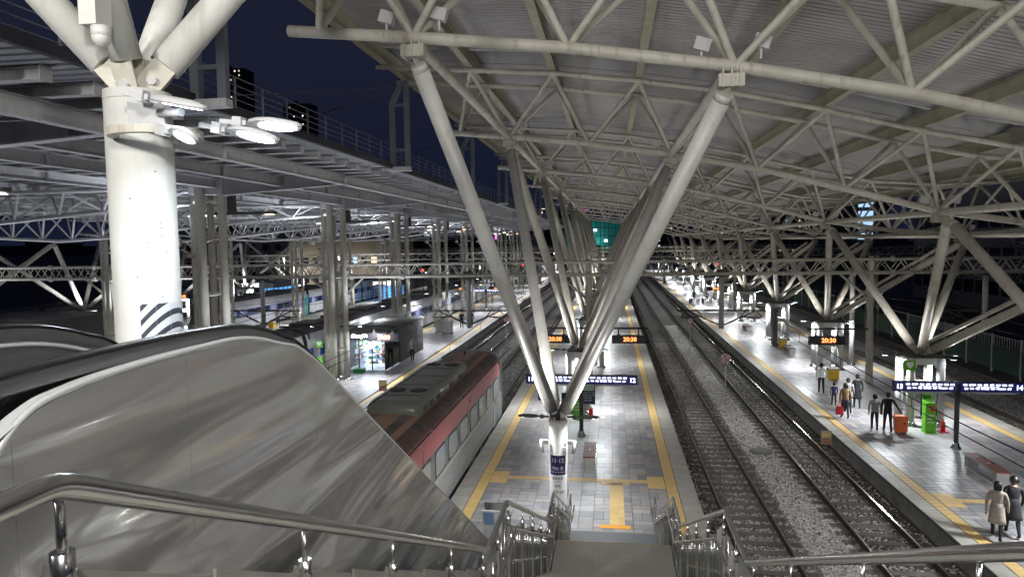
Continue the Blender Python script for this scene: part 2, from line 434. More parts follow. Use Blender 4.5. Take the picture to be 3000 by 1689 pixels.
def stones(name, x0, x1, y0, y1, n, zt=ZB, seed=1, mt='stone'):
    R = random.Random(seed); m = MB()
    for _ in range(n):
        x = R.uniform(x0, x1); y = y0+(y1-y0)*R.random()**1.7; s = R.uniform(0.022, 0.05)
        b = len(m.v); z = zt+s*0.3
        for d in ((1, 0, 0), (0, 1, 0), (-1, 0, 0), (0, -1, 0), (0, 0, 1)):
            m.v.append((x+d[0]*s*R.uniform(.6, 1.4), y+d[1]*s*R.uniform(.6, 1.4), z+d[2]*s*R.uniform(.6, 1.3)))
        for i in range(4): m.face([b+i, b+(i+1) % 4, b+4])
    return tag(m.build(name, mt), kind='stuff')
for (xa, xb) in ((2.9, 3.5), (7.45, 8.85), (9.0, 9.6), (-6.2, -5.4), (-11.4, -10.0), (18.3, 19.7), (22.3, 23.7)): struct(MB().box(xa, 15, ZB+.001, xb, 330, ZB+0.006), 'ballast_stain', 'ballast_oily')
stones('ballast_stones', 2.95, 9.5, 16, 62, 34000)
stones('pale_ballast_stones', 5.75, 7.15, 16, 75, 15000, seed=5, mt='stone_pale')
stones('ballast_stones', -9.2, -5.4, 33, 75, 6000, seed=2)
stones('ballast_stones', 17.3, 24, 26, 60, 7000, seed=3)

# railway tracks
def track(xc, y0, y1, label, near=0, far0=None, shiny=0.035, wet=False):
    t = thing('railway_track', label, 'railway track', (xc, y0, -0.9), 'railway tracks between the platforms', 'structure')
    for s in (-1, 1):
        x = xc+s*0.752
        r = MB(); r.box(x-0.065, y0, -0.665, x+0.065, y1, -0.65); r.box(x-0.012, y0, -0.65, x+0.012, y1, -0.545)
        r.box(x-0.036, y0, -0.545, x+0.036, y1, -0.505); ro = r.build('rail', 'rail_side', t)
        tp = MB(); tp.box(x-shiny, y0, -0.505, x+shiny, y1, -0.5); tp.build('running_surface', 'rail_top', ro)
    m = MB(); m.prism([(-1.25, -0.80), (1.25, -0.80), (1.22, -0.665), (-1.22, -0.665)], 'y', -0.13, 0.13)
    for s in (-1, 1):
        m.box(s*0.752-0.14, -0.07, -0.665, s*0.752-0.075, 0.07, -0.63); m.box(s*0.752+0.075, -0.07, -0.665, s*0.752+0.14, 0.07, -0.63)
    me = m.mesh('sleeper', 'sleeper')
    y = y0+0.3; k = 0
    while k < near: shared('sleeper', me, (xc, y, 0), t); y += 0.63; k += 1
    f = MB()
    while y < y1: f.box(xc-1.25, y-0.13, -0.8, xc+1.25, y+0.13, -0.667); y += 0.63
    f.build('sleepers_beyond', 'sleeper', t, 'stuff')
track(4.42, 17.5, 330, 'track along the right side of platform 11·12, with coarse pale ballast', 125)
track(8.15, 18.5, 330, 'track just left of platform 13·14 with a red glint on its rail', 110)
track(-6.95, 33.5, 330, 'track with the red train on it, left of platform 11·12', 70)
track(-10.7, 30, 330, 'empty track with bright wet rails right of the kiosk platform', 80, shiny=0.036)
track(-20.4, 30, 330, 'track under the blue and white train left of the kiosk platform', 0)
track(-24.6, 30, 330, 'track beside the second island platform from the left canopy', 0)
track(-38.9, 40, 330, 'track under the teal nosed train', 0)
track(-53.5, 40, 330, 'track under the dark coach far on the left', 0)
track(19.0, 24, 330, 'track right of platform 13·14', 60, shiny=0.02)
track(23.0, 24, 330, 'rusty track by the green fence', 30, shiny=0.012)

# platforms -------------------------------------------------------------
R = random.Random(5)
def slab(name, x0, x1, y0, y1, label):
    t = thing(name, label, 'platform', (x0, y0, -0.9), None, 'structure')
    m = MB(); m.box(x0+0.12, y0, -0.9, x1-0.12, y1, -0.12); m.build('platform_wall', 'concrete', t)
    m = MB(); m.box(x0, y0, -0.12, x1, y1, -0.012); m.build('platform_deck', 'grout', t)
    return t
TILES = {}
def tile_mesh(w, l, m):
    k = (w, l, m)
    if k not in TILES:
        b = MB(); e = 0.010
        b.prism([(-w/2+e, -l/2+e), (w/2-e, -l/2+e), (w/2-e, l/2-e), (-w/2+e, l/2-e)], 'z', -0.02, -0.003)
        b.v += [(-w/2+e+.004, -l/2+e+.004, 0), (w/2-e-.004, -l/2+e+.004, 0), (w/2-e-.004, l/2-e-.004, 0), (-w/2+e+.004, l/2-e-.004, 0)]
        b.face([8, 9, 10, 11])
        for i in range(4): b.face([4+i, 4+(i+1) % 4, 8+(i+1) % 4, 8+i])
        TILES[k] = b.mesh('paver', m)
    return TILES[k]
def put_tiles(parent, lst, nmax, name='paver'):
    lst = sorted(lst, key=lambda t: t[1]); far = {}
    for i, (x, y, w, l, m) in enumerate(lst):
        if i < nmax: shared(name, tile_mesh(w, l, m), (x, y, 0), parent)
        else: far.setdefault(m, []).append((x, y, w, l))
    mb = MB(); ms = list(far)
    for k, m in enumerate(ms):
        mb.cur = k
        for x, y, w, l in far[m]:
            e = 0.007; b = len(mb.v); z = R.uniform(-0.0012, 0.0005)
            mb.v += [(x-w/2+e, y-l/2+e, z), (x+w/2-e, y-l/2+e, z), (x+w/2-e, y+l/2-e, z), (x-w/2+e, y+l/2-e, z)]
            mb.face([b, b+1, b+2, b+3])
            mb.v += [(a, c, -0.012) for a, c, _ in mb.v[b:b+4]]
            for i in range(4): mb.face([b+i, b+4+i, b+4+(i+1) % 4, b+(i+1) % 4])
    if ms: mb.build(name+'s_beyond', ms, parent, 'stuff')
def weave(x0, nx, y0, y1, pal, out):
    # bands of long pavers laid alternately across and along, two unit cells wide
    u = 0.3; y = y0
    row = 0
    while y < y1:
        c = 0
        while c < nx:
            if (row+c//2) % 2 == 0 and c+2 < nx+1:
                m = pal(); out.append((x0+(c+1)*u, y+u/2, 2*u, u, m)); out.append((x0+(c+1)*u, y+u*1.5, 2*u, u, pal())); c += 2
            else:
                out.append((x0+(c+.5)*u, y+u, u, 2*u, pal())); c += 1
                if c < nx: out.append((x0+(c+.5)*u, y+u, u, 2*u, pal())); c += 1
        y += 2*u; row += 1
def pal_side():
    return R.choice(['tile_dark', 'tile_dark', 'tile_mid', 'tile_mid', 'tile_mid', 'tile_pink'])
def pal_mid(y):
    r_ = R.random()
    if y > 33: return 'tile_pink' if r_ < .22 else ('tile_mid' if r_ < .34 else 'tile_grey')
    return 'tile_grey' if r_ < .93 else 'tile_mid'
def platform_surface(t, xl, xr, y0, y1, yend, yl, yr, nmax=300, foot=None, cop=None):
    """xl,xr edges; yl,yr centre lines of the yellow strips"""
    out = []
    a, b = yl+0.2, yr-0.2
    nside = 8
    weave(a, nside, y0, yend, pal_side, out)
    weave(b-nside*0.3, nside, y0, yend, pal_side, out)
    x = a+nside*0.3; nmid = max(1, round((b-nside*0.3-x)/0.45)); w = (b-nside*0.3-x)/nmid
    y = y0
    while y < yend:
        for k in range(nmid): out.append((x+(k+.5)*w, y+0.225, w, 0.45, pal_mid(y)))
        y += 0.45
    put_tiles(t, out, nmax)
    yel = []; y = y0
    while y < yend:
        yel.append((yl, y+.15, 0.38, 0.3, 'tactile')); yel.append((yr, y+.15, 0.38, 0.3, 'tactile')); y += 0.3
    put_tiles(t, yel, 240, 'tactile_tile')
    rb = MB(); 
    for c in (yl, yr):
        for k in range(4): rb.box(c-0.15+k*0.1-0.018, y0, 0.0, c-0.15+k*0.1+0.018, yend, 0.005)
    rb.build('tactile_ribs', 'tactile', t, 'stuff')
    cp = []; y = y0
    while y < yend:
        for (p, q) in ((xl, yl-0.2), (yr+0.2, xr)):
            cp.append(((p+q)/2, y+0.45, abs(q-p), 0.9, 'coping'))
        y += 0.9
    put_tiles(t, cp, 90, 'coping_slab')
pc = slab('platform', -5.3, 2.85, 14.0, 330, 'island platform 11·12 at the foot of the stairs, paved in grey and pink')
platform_surface(pc, -5.3, 2.85, 14.0, 60, 190, -4.5, 2.05)
# guidance strips near the stair foot
gs = MB()
for k in range(20): gs.box(-4.28+k*0.306, 23.9, 0, -4.28+k*0.306+0.30, 24.2, 0.006)
gs.build('guidance_strip', 'tactile', pc)
gs = MB()
for (x, y, nx, ny) in ((-4.3, 23.45, 2, 4), (1.25, 23.4, 2, 4), (-0.35, 23.62, 3, 2)):
    for i in range(nx):
        for j in range(ny): gs.box(x+i*0.3, y+j*0.3, 0, x+i*0.3+0.294, y+j*0.3+0.294, 0.008)
for j in range(12): gs.box(-0.05, 20.2+j*0.3, 0, 0.25, 20.2+j*0.3+0.294, 0.008); gs.box(0.254, 20.2+j*0.3, 0, 0.40, 20.2+j*0.3+0.294, 0.008)
gs.build('guidance_tiles', 'tactile', pc)
gs = MB()
for k in range(3): gs.box(-0.35+k*0.31, 19.95, 0, -0.35+k*0.31+0.3, 20.18, 0.009)
gs.build('warning_tiles', 'tactile_orange', pc)

pr = slab('platform', 9.55, 17.75, 14.0, 330, 'island platform 13·14 on the right, brightly lit')
platform_surface(pr, 9.55, 17.75, 17.0, 60, 190, 10.25, 16.9, nmax=280)
gs = MB()
for k in range(12): gs.box(10.9+k*0.306, 23.15, 0, 10.9+k*0.306+0.30, 23.45, 0.006)
for i in range(2):
    for j in range(4): gs.box(10.46+i*0.3, 22.7+j*0.3, 0, 10.46+i*0.3+0.294, 22.7+j*0.3+0.294, 0.008)
gs.build('guidance_strip', 'tactile', pr)
pl = slab('platform', -18.7, -12.4, 24.0, 330, 'island platform with the convenience kiosk, left of the red train')
platform_surface(pl, -18.7, -12.4, 24.0, 60, 190, -17.9, -13.2, nmax=150)
for (x0, x1, lb) in ((-36.6, -28.0, 'pale narrow platform behind the blue and white train'), (-51.0, -41.8, 'platform behind the teal nosed train'), (-66, -57, 'outermost dim platform at the far left')):
    t = slab('platform', x0, x1, 34, 330, lb)
    m = MB(); y = 34
    while y < 200:
        for k in range(5):
            w = (x1-x0)/5; m.box(x0+k*w+.02, y+.02, -0.012, x0+(k+1)*w-.02, y+1.98, 0)
        y += 2
    m.build('paving', 'coping', t, 'stuff')

# ================================================================== RIGHT CANOPY
BOT = [(-6.6, 12.95), (-4, 12.68), (-0.8, 12.30), (2.38, 11.78), (5.6, 11.13), (8.63, 10.32), (11.95, 9.40), (15.4, 8.85), (18.95, 8.54), (22.1, 8.75), (25.0, 9.3)]
TOPC = [(-8.9, 15.3), (-5.23, 15.0), (-2.1, 14.75), (1.07, 14.32), (4.34, 13.76), (7.6, 13.0), (10.83, 12.14), (13.9, 11.48), (17.2, 11.21), (20.5, 11.29), (23.8, 11.75)]
BN = [-5.95, -3.94, -0.8, 2.38, 5.55, 8.67, 11.95, 15.45, 18.95, 22.2]
TN = [x for x, _ in TOPC[1:]]
def truss(i, Y):
    lb = nth(i)+' arched roof truss over platforms 11 to 14, counted from the stairs'
    t = thing('roof_truss', lb, 'roof truss', (0, Y, 9), 'arched trusses of the right canopy')
    n = 12 if i < 3 else 8
    m = MB(); m.tube([(x, Y, z) for x, z in BOT], 0.122, n); m.build('bottom_chord', 'steel_cream', t)
    for s in (-1.3, 1.3):
        m = MB(); m.tube([(x, Y+s, z) for x, z in TOPC], 0.095, n); m.build('top_chord', 'steel_cream', t)
    segs = []
    for k, x in enumerate(BN):
        zb = lerp(BOT, x)
        for j in ((k-1, k) if k > 0 else (0,)):
            if 0 <= j < len(TN):
                for s in (-1.3, 1.3): segs.append(((x, Y, zb), (TN[j], Y+s, lerp(TOPC, TN[j]))))
    if i < 7:
        for a, b in segs: m = MB(); m.cyl(a, b, 0.075, n if i < 3 else 6, cap=False); m.build('web_member', 'steel_cream', t)
    else:
        m = MB()
        for a, b in segs: m.cyl(a, b, 0.075, 5, cap=False)
        m.build('web_members', 'steel_cream', t, 'stuff')
    # saddles and small floodlights where the columns meet the chord
    for x in (-3.94, 2.3, 11.95, 18.95):
        z = lerp(BOT, x)
        m = MB()
        for d in (-0.16, 0, 0.16): m.box(x+d-0.015, Y-0.15, z-0.42, x+d+0.015, Y+0.15, z-0.02)
        m.box(x-0.24, Y-0.12, z-0.40, x+0.24, Y+0.12, z-0.16); m.build('saddle', 'steel_cream', t)
        if i < 6:
            for d in (-1, 1):
                m = MB(); m.box(x+d*0.55-0.02, Y-0.02, z+0.1, x+d*0.55+0.02, Y+0.02, z+0.32)
                m.prism([(-0.16, -0.07), (0.12, -0.16), (0.19, 0.07), (-0.09, 0.16)], 'y', -0.09, 0.09)
                for q in range(len(m.v)-8, len(m.v)): v = m.v[q]; m.v[q] = (v[0]+x+d*0.55, v[1]+Y, v[2]+z+0.42)
                m.build('bracket_light', 'steel_grey', t)
    return t
for i, Y in enumerate(TY): truss(i, Y)
# longitudinal tie tubes from saddle to saddle
tt = thing('tie_tubes', 'lengthwise tie tubes running from truss to truss under the right canopy', 'tie tube', (0, 0, 9))
for x in (-3.94, 2.3, 11.95, 18.95):
    z = lerp(BOT, x)
    for i in range(0, 9):
        m = MB(); ya = 13.79+SP*i; m.cyl((x, ya, z-0.05), (x, ya+SP, z-0.05), 0.125, 10, cap=False); m.build('tie_tube', 'steel_cream', tt)
# roof: purlins, corrugated deck, raised slots with fascia
rf = thing('canopy_roof', 'wavy ribbed metal roof over platforms 11 to 14', 'canopy roof', (0, 0, 12))
XS = [-8.9, -7, -5.23, -3.6, -2.1, -0.5, 1.07, 2.7, 4.34, 6, 7.6, 9.2, 10.83, 12.4, 13.9, 15.5, 17.2, 18.9, 20.5, 22.2, 24.0]
def topz(x):
    return lerp(TOPC, x)
for x in TN[:-0] if False else [TOPC[0][0]+0.4]+TN:
    z = topz(x)+0.095
    for i in range(-1, 9):
        ya = 13.79+SP*i
        m = MB(); m.ibeam((x, ya-1.3, z+0.26), (x, ya+SP-1.31, z+0.26), 0.26, 0.50, 0.03)
        m.build('purlin', 'purlin_olive', rf)
for i in range(-1, 9):
    ya, yb = 13.79+SP*i+0.1, 13.79+SP*(i+1)-2.0
    m = MB(); prof = []; y = ya
    while y < yb:
        prof += [(y, 0.0), (y+0.17, 0.0), (y+0.20, 0.035), (y+0.225, 0.035)]; y += 0.25
    prof.append((yb, 0))
    b = len(m.v)
    for x in XS:
        z = topz(x)+0.62
        for (yy, dz) in prof: m.v.append((x, yy, z+dz))
    P_ = len(prof)
    for a in range(len(XS)-1):
        for c in range(P_-1): m.face([b+a*P_+c, b+a*P_+c+1, b+(a+1)*P_+c+1, b+(a+1)*P_+c])
    m.build('roof_panel', 'roof_deck', rf)
    # edge angle, fascia sheet and slot cover at the far end of each bay
    m = MB()
    for a in range(len(XS)-1): m.beam((XS[a], yb+0.03, topz(XS[a])+0.60), (XS[a+1], yb+0.03, topz(XS[a+1])+0.60), 0.07, 0.07)
    m.build('edge_angle', 'steel_grey', rf)
    m = MB()
    for a in range(len(XS)-1):
        x, x2 = XS[a], XS[a+1]; z, z2 = topz(x), topz(x2); b = len(m.v); lift = 1.15
        m.v += [(x, yb+1.15, z+0.86), (x2, yb+1.15, z2+0.86), (x2, yb+2.1, z2+0.63), (x, yb+2.1, z+0.63)]; m.face([b, b+1, b+2, b+3])
    m.build('fascia_sheet', 'fascia', rf)
    m = MB()
    for x in XS[::2]:
        z = topz(x+0.8); m.beam((x+0.8, yb+0.03, z+0.62), (x+0.8, yb+1.15, z+0.84), 0.05, 0.05)
    m.build('slot_strut', 'steel_grey', rf)
m = MB()
for a in range(len(XS)-1): pass
m.beam((-9.0, 0.4, topz(-8.9)+0.55), (-9.0, 134.7, topz(-8.9)+0.55), 0.1, 0.35)
m.beam((24.05, 0.4, topz(24)+0.5), (24.05, 134.7, topz(24)+0.5), 0.1, 0.35)
m.build('eaves_edge', 'steel_grey', rf)

# tree columns -----------------------------------------------------------
def blade_lamp(parent, x, y, z, ang, L=0.62, mt='steel_dark', lens='led', roll=0.0, tilt=0.0, W_=0.14):
    """flat leaf shaped street light head on a short arm"""
    ca, sa = math.cos(ang), math.sin(ang)
    def T(p):
        a, b_, c = p; b_, c = b_*math.cos(roll)-c*math.sin(roll), b_*math.sin(roll)+c*math.cos(roll)
        a, c = a*math.cos(tilt)+c*math.sin(tilt), -a*math.sin(tilt)+c*math.cos(tilt)
        return (x+a*ca-b_*sa, y+a*sa+b_*ca, z+c)
    m = MB(); m.beam(T((0, 0, 0)), T((0.3, 0, 0)), 0.06, 0.05); m.beam(T((0.16, 0, 0)), T((0.26, 0, 0)), 0.11, 0.11)
    n = 12; b = len(m.v)
    for zz, sc in ((-0.02, 1.0), (0.02, 1.0), (0.05, 0.55)):
        for i in range(n):
            a = 2*math.pi*i/n; m.v.append(T((0.3+L/2+math.cos(a)*L/2*sc, math.sin(a)*W_*sc*(1 if math.cos(a) < 0.3 else 0.85), zz)))
    for j in (0, 1):
        for i in range(n): m.face([b+j*n+i, b+j*n+(i+1) % n, b+(j+1)*n+(i+1) % n, b+(j+1)*n+i], True)
    m.face([b+n-1-i for i in range(n)]); m.face([b+2*n+i for i in range(n)])
    o = m.build('lamp_head', mt, parent)
    l = MB(); b = 0
    for i in range(n):
        a = 2*math.pi*i/n; l.v.append(T((0.3+L*.57+math.cos(a)*L/2*0.70, math.sin(a)*W_*0.72, -0.026)))
    l.v += [(p[0], p[1], p[2]+0.004) for p in l.v[:n]]
    l.face([n-1-i for i in range(n)]); l.face([n+i for i in range(n)])
    l.build('lamp_lens', lens, o)
def pedestal4(t, cx, cy, hx, hy, top, mt='pedestal'):
    for sx in (-1, 1):
        for sy in (-1, 1):
            x, y = cx+sx*hx, cy+sy*hy
            m = MB(); m.cyl((x, y, 0.05), (x, y, top), 0.17, 16); m.build('pedestal_tube', mt, t)
            m = MB(); m.lathe((x, y, 0), [(0.30, 0), (0.30, 0.05), (0.22, 0.09), (0.21, 0.14), (0.17, 0.17)], 20); m.build('base_ring', 'chrome', t)
    for (za, zb) in ((top-0.32, top-0.03), (top*0.50, top*0.50+0.30)):
        for sy in (-1, 1):
            m = MB(); m.box(cx-hx+0.12, cy+sy*hy-0.04, za, cx+hx-0.12, cy+sy*hy+0.04, zb)
            m.box(cx-hx+0.14, cy+sy*hy-0.035, za-0.12, cx-hx+0.24, cy+sy*hy+0.035, za); m.box(cx+hx-0.24, cy+sy*hy-0.035, za-0.12, cx+hx-0.14, cy+sy*hy+0.035, za)
            m.build('tie_plate', mt, t)
        for sx in (-1, 1):
            m = MB(); m.box(cx+sx*hx-0.04, cy-hy+0.12, za, cx+sx*hx+0.04, cy+hy-0.12, zb); m.build('tie_plate', mt, t)
    m = MB(); m.box(cx-hx-0.1, cy-hy-0.1, top, cx+hx+0.1, cy+hy+0.1, top+0.05); m.build('cap_plate', 'steel_dark', t)
def pin(m, p, q, r):
    d = (Vector(q)-Vector(p)).normalized(); p = Vector(p)
    m.beam(p-d*0.18, p+d*0.3, 0.05, 0.22)
def legs(t, cx, cy, zb, targets, r=0.185, double=None):
    for k, (tx, ty, tz) in enumerate(targets):
        d = Vector((tx-cx, ty-cy, tz-zb)).normalized()
        a = Vector((cx, cy, zb))+Vector((d.x, d.y, 0)).normalized()*0.2+d*0.12
        b = Vector((tx, ty, tz))-d*0.25
        m = MB(); m.cyl(a+d*0.30, b-d*0.15, r, 14); m.cyl(a, a+d*0.30, r*0.55, 14, r2=r, cap=True); m.cyl(b-d*0.15, b, r, 14, r2=r*0.9)
        lg = m.build('branch', 'steel_white' if cy < 21 and cx < 5 else 'steel_cream', t)
        m = MB(); m.beam(a-d*0.2, a+d*0.1, 0.05, 0.2); m.beam(b-d*0.05, b+d*0.28, 0.04, 0.16); m.build('pin_joint', 'steel_cream', lg)
        m = MB(); m.cyl(a+d*0.95, a+d*0.965, r+0.006, 14, cap=False); m.build('weld_band', 'steel_grey', lg)
        if double == k:
            o = Vector((-0.34, 0.1, 0.22)); m = MB(); m.cyl(a+d*0.3+o, b-d*0.5+o, 0.09, 10); m.build('drain_pipe', 'steel_cream', t)
def tree(i, cx, cy, zb, xl, xr, label, group, single=False, hx=0.45, hy=0.45):
    t = thing('tree_column', label, 'column', (cx, cy, 0), group)
    if single:
        m = MB(); m.cyl((cx, cy, 0.0), (cx, cy, zb-0.1), 0.275, 32); m.build('shaft', 'pedestal', t)
        m = MB(); m.lathe((cx, cy, zb-0.14), [(0.285, 0), (0.285, 0.06)], 32); m.build('cap_ring', 'steel_cream', t)
        m = MB(); m.cyl((cx, cy, zb-0.1), (cx, cy, zb+0.05), 0.2, 16); m.build('hub', 'steel_dark', t)
        m = MB(); m.lathe((cx, cy, 0), [(0.42, 0), (0.42, 0.05), (0.32, 0.10), (0.28, 0.14)], 28); m.build('base_ring', 'chrome', t)
    else: pedestal4(t, cx, cy, hx, hy, zb-0.12)
    ya, yb = cy-SP/2, cy+SP/2
    legs(t, cx, cy, zb, [(xl, ya, lerp(BOT, xl)-0.3), (xr, ya, lerp(BOT, xr)-0.3), (xl, yb, lerp(BOT, xl)-0.3), (xr, yb, lerp(BOT, xr)-0.3)], double=1 if cx > 5 else None)
    if i < 8:
        rr = 0.28 if single else hx+0.1
        for k, a in enumerate((0.05, math.pi-0.05)):
            blade_lamp(t, cx+math.cos(a)*rr, cy+math.sin(a)*rr, zb-0.1 if not single else zb-0.02, a, 0.66)
        for a in (math.pi/2+.3, -math.pi/2+.7) if not single else ():
            blade_lamp(t, cx+math.cos(a)*rr, cy+math.sin(a)*rr, zb-0.1, a, 0.6)
    return t
for i, y in enumerate(BY):
    tree(i, -1.6, y, 3.2, -3.94, 2.3, ('nearest tree column on platform 11·12, round shaft with the purple 11·12 sign' if i == 0 else nth(i)+' tree column from the stairs on platform 11·12'),
         'four armed columns on platform 11·12', single=(i == 0), hx=0.42, hy=0.42)
    p = LAMPW*(0.36 if i == 0 else 1.0 if i < 3 else 1.5)
    rr = 1.15 if i else 1.0
    lamp(-1.6-rr, y, 3.02, p*0.5); lamp(-1.6+rr, y, 3.02, p*0.5)
    glow(-1.6-1.25, y, 3.3, UPW); glow(-1.6+1.25, y, 3.3, UPW)  # added fill without a fixture, brightens the legs and roof from below
for i in range(0, 10):
    y = 33.2+SP*(i-1)
    t = tree(i, 13.95, y, 3.2, 11.95, 18.95, nth(i)+' tree column on platform 13·14, counted from the near end', 'four armed columns on platform 13·14', hx=0.62, hy=0.62)
    k_ = 1.0 if i < 4 else 1.5
    lamp(13.95-1.4, y, 3.0, LAMPW*0.6*k_); lamp(13.95+1.4, y, 3.0, LAMPW*0.42*k_)
    glow(13.95-1.5, y, 3.3, UPW); glow(13.95+1.5, y, 3.3, UPW)  # same added upward fill for the roof over this platform

# ================================================================== LEFT CANOPY
lc = thing('left_canopy', 'flat steel canopy on girders over the left platforms, with a railing on its roof edge', 'canopy roof', (-16.8, 0, 11))
GX = [-10.85, -13.6, -16.5, -20.5, -25.5, -31, -37, -43]
for gx in GX:
    for i in range(-1, 10):
        ya = 13.79+SP*i
        m = MB(); m.ibeam((gx, ya+0.16, 11.15), (gx, ya+SP-0.16, 11.15), 0.24, 0.40, 0.03)
        for q in (0.33, 0.66): m.box(gx-0.12, ya+SP*q, 10.97, gx+0.12, ya+SP*q+0.02, 11.33)
        m.build('girder', 'steel_grey', lc)
y = 0.8; k = 0; cut = MB()
pm = MB(); pm.ibeam((0, 0, 0), (-37, 0, 0), 0.22, 0.22, 0.02); pm.box(-0.005, -0.13, -0.13, 0.02, 0.13, 0.13); pme = pm.mesh('purlin', 'steel_grey')
while y < 146:
    shared('purlin', pme, (-9.45, y, 11.46), lc); y += 1.22
for i in range(-1, 10):
    ya = 13.79+SP*i
    m = MB(); prof = []; y = ya
    while y < ya+SP-0.3: prof += [(y, 0), (y+.2, 0), (y+.23, .04), (y+.3, .04)]; y += 0.33
    b = len(m.v)
    for x in (-8.75, -16, -28, -46.5):
        for yy, dz in prof: m.v.append((x, yy, 11.585+dz))
    P_ = len(prof)
    for a in range(3):
        for c in range(P_-1): m.face([b+a*P_+c, b+a*P_+c+1, b+(a+1)*P_+c+1, b+(a+1)*P_+c])
    m.build('roof_panel', 'roof_left', lc)
m = MB(); m.box(-8.85, 0.4, 11.55, -8.72, 147, 11.75); m.build('eaves_edge', 'facade_navy', lc)
# roof edge railing
rl = thing('roof_railing', 'thin railing along the edge of the left canopy roof', 'railing', (-8.9, 0, 11.6))
for k in range(110):
    y = 1+k*1.33; m = MB(); m.box(-8.93, y-0.02, 11.63, -8.89, y+0.02, 12.55); m.build('post', 'steel_darkened', rl)
for z in (11.85, 12.02, 12.19, 12.36, 12.55):
    m = MB(); m.box(-8.92, 1, z-0.010, -8.90, 146, z+0.010); m.build('rail', 'steel_darkened', rl)
# masts with stay cables standing on the roof edge
for i in range(0, 8):
    y = 13.79+SP*i
    t = thing('roof_mast', nth(i)+' white frame mast on the left canopy roof, pointed on one side', 'mast', (-8.4, y, 11.6), 'frame masts on the left canopy roof')
    for (p, q) in (((-8.74, y, 11.6), (-8.74, y, 14.15)), ((-8.74, y, 14.15), (-8.30, y, 14.98)), ((-8.12, y, 11.6), (-8.12, y, 14.98))):
        m = MB(); m.beam(p, q, 0.16, 0.2); m.build('mast_leg', 'steel_darkened', t)
    m = MB()
    for z in (12.3, 14.1): m.beam((-8.74, y, z), (-8.12, y, z), 0.1, 0.1)
    m.beam((-8.3, y, 14.95), (-8.04, y, 14.95), 0.18, 0.14); m.build('cross_tie', 'steel_darkened', t)
    m = MB(); m.cyl((-8.2, y, 14.8), (-24, y+3, 11.7), 0.018, 4); m.cyl((-8.2, y, 14.8), (-8.9, y-SP*0.9, 12.0), 0.012, 4); m.build('stay_cable', 'steel_dark', t)
    m = MB(); m.box(-8.9, y-0.14, 11.45, -8.0, y+0.14, 11.62); m.build('foot', 'steel_grey', t)
# clustered columns with arms
for i in range(0, 10):
    y = 13.79+SP*i; cx = -16.9
    t = thing('cluster_column', nth(i)+' bundled tube column under the left canopy, with ring ties and an arm', 'column', (cx, y, 0), 'bundled tube columns under the left canopy')
    for (dx, dy, r) in ((-0.79, 0.1, 0.19), (-0.18, -0.42, 0.2), (0.44, 0.2, 0.18), (-0.35, 0.6, 0.15)):
        m = MB(); m.cyl((cx+dx, y+dy, 0), (cx+dx, y+dy, 11.0), r, 18 if i < 4 else 8)
        s_ = m.build('shaft', 'steel_cream', t)
        if i < 4: m = MB(); m.lathe((cx+dx, y+dy, 0), [(r+.14, 0), (r+.14, .06), (r+.03, .12), (r, .16)], 18); m.build('base_ring', 'chrome', s_)
    for z in (10.4, 8.75, 6.43, 4.1, 1.9):
        m = MB(); m.tube([(cx-0.79, y+0.1, z), (cx-0.18, y-0.42, z), (cx+0.44, y+0.2, z), (cx-0.35, y+0.6, z), (cx-0.79, y+0.1, z)], 0.11, 8); m.build('ring_tie', 'steel_cream', t)
    m = MB()          # tapered arm
    b = 0
    m.prism([(-16.2, 10.68), (-10.98, 11.0), (-10.98, 11.34), (-16.2, 11.34)], 'y', y-0.03, y+0.03)
    m.prism([(-16.2, 10.64), (-10.98, 10.97), (-10.98, 11.0), (-16.2, 10.68)], 'y', y-0.15, y+0.15)
    m.box(-16.2, y-0.15, 11.34, -10.98, y+0.15, 11.352)
    for x in (-11.0, -11.35, -11.75): m.box(x-0.012, y-0.14, 11.0, x+0.012, y+0.14, 11.33)
    m.build('arm', 'steel_grey', t)
    m = MB(); m.box(-17.7, y-0.2, 10.7, -16.2, y+0.2, 11.34); m.build('head_block', 'steel_grey', t)
    m = MB()          # dish floodlight
    m.cyl((-17.85, y-0.1, 8.2), (-18.1, y-0.3, 8.4), 0.05, 8); m.box(-17.95, y-0.25, 8.05, -17.6, y+0.05, 8.2)
    m.cyl((-18.1, y-0.3, 8.55), (-18.3, y-0.35, 8.75), 0.1, 14, r2=0.26); m.cyl((-18.3, y-0.35, 8.75), (-18.34, y-0.36, 8.79), 0.27, 14)
    fl = m.build('dish_floodlight', 'steel_cream', t)
    if i < 9:
        glow(-18.45, y-0.4, 8.95, 95, (0.86, 0.91, 1.0), (-0.35, 0, 1))
    lamp(-14.4, y-0.4, 3.3, LAMPW*0.62, color=(0.9, 0.93, 1.0)); lamp(-18.0, y-3.0, 3.3, LAMPW*0.2)
    glow(-14.2, y-1.2, 3.6, 170 if i < 3 else 120, (0.84, 0.89, 1.0), (0.15, 0, 1))  # added upward fill for the canopy underside, no fixture of its own
    if i and i < 7:
        for a in (0.1, math.pi): blade_lamp(t, cx+math.cos(a)*0.85, y-0.35, 3.45, a, 0.6)
    # dark lamp bar under the arm
    m = MB(); m.box(-18.6, y+0.9, 9.88, -14.4, y+1.05, 10.0); m.box(-16.6, y+0.85, 10.0, -16.3, y+1.1, 11.3)
    br = m.build('lamp_bar', 'steel_dark', t)
    for k, x in enumerate((-18.3, -17.5, -14.7)):
        m = MB(); m.prism([(x-0.2, 9.84), (x-0.1, 9.88), (x+0.1, 9.88), (x+0.2, 9.84)], 'y', y+0.85, y+1.08); m.build('bar_light', 'led_warm' if (k+i) % 3 == 0 else 'led_soft', br)
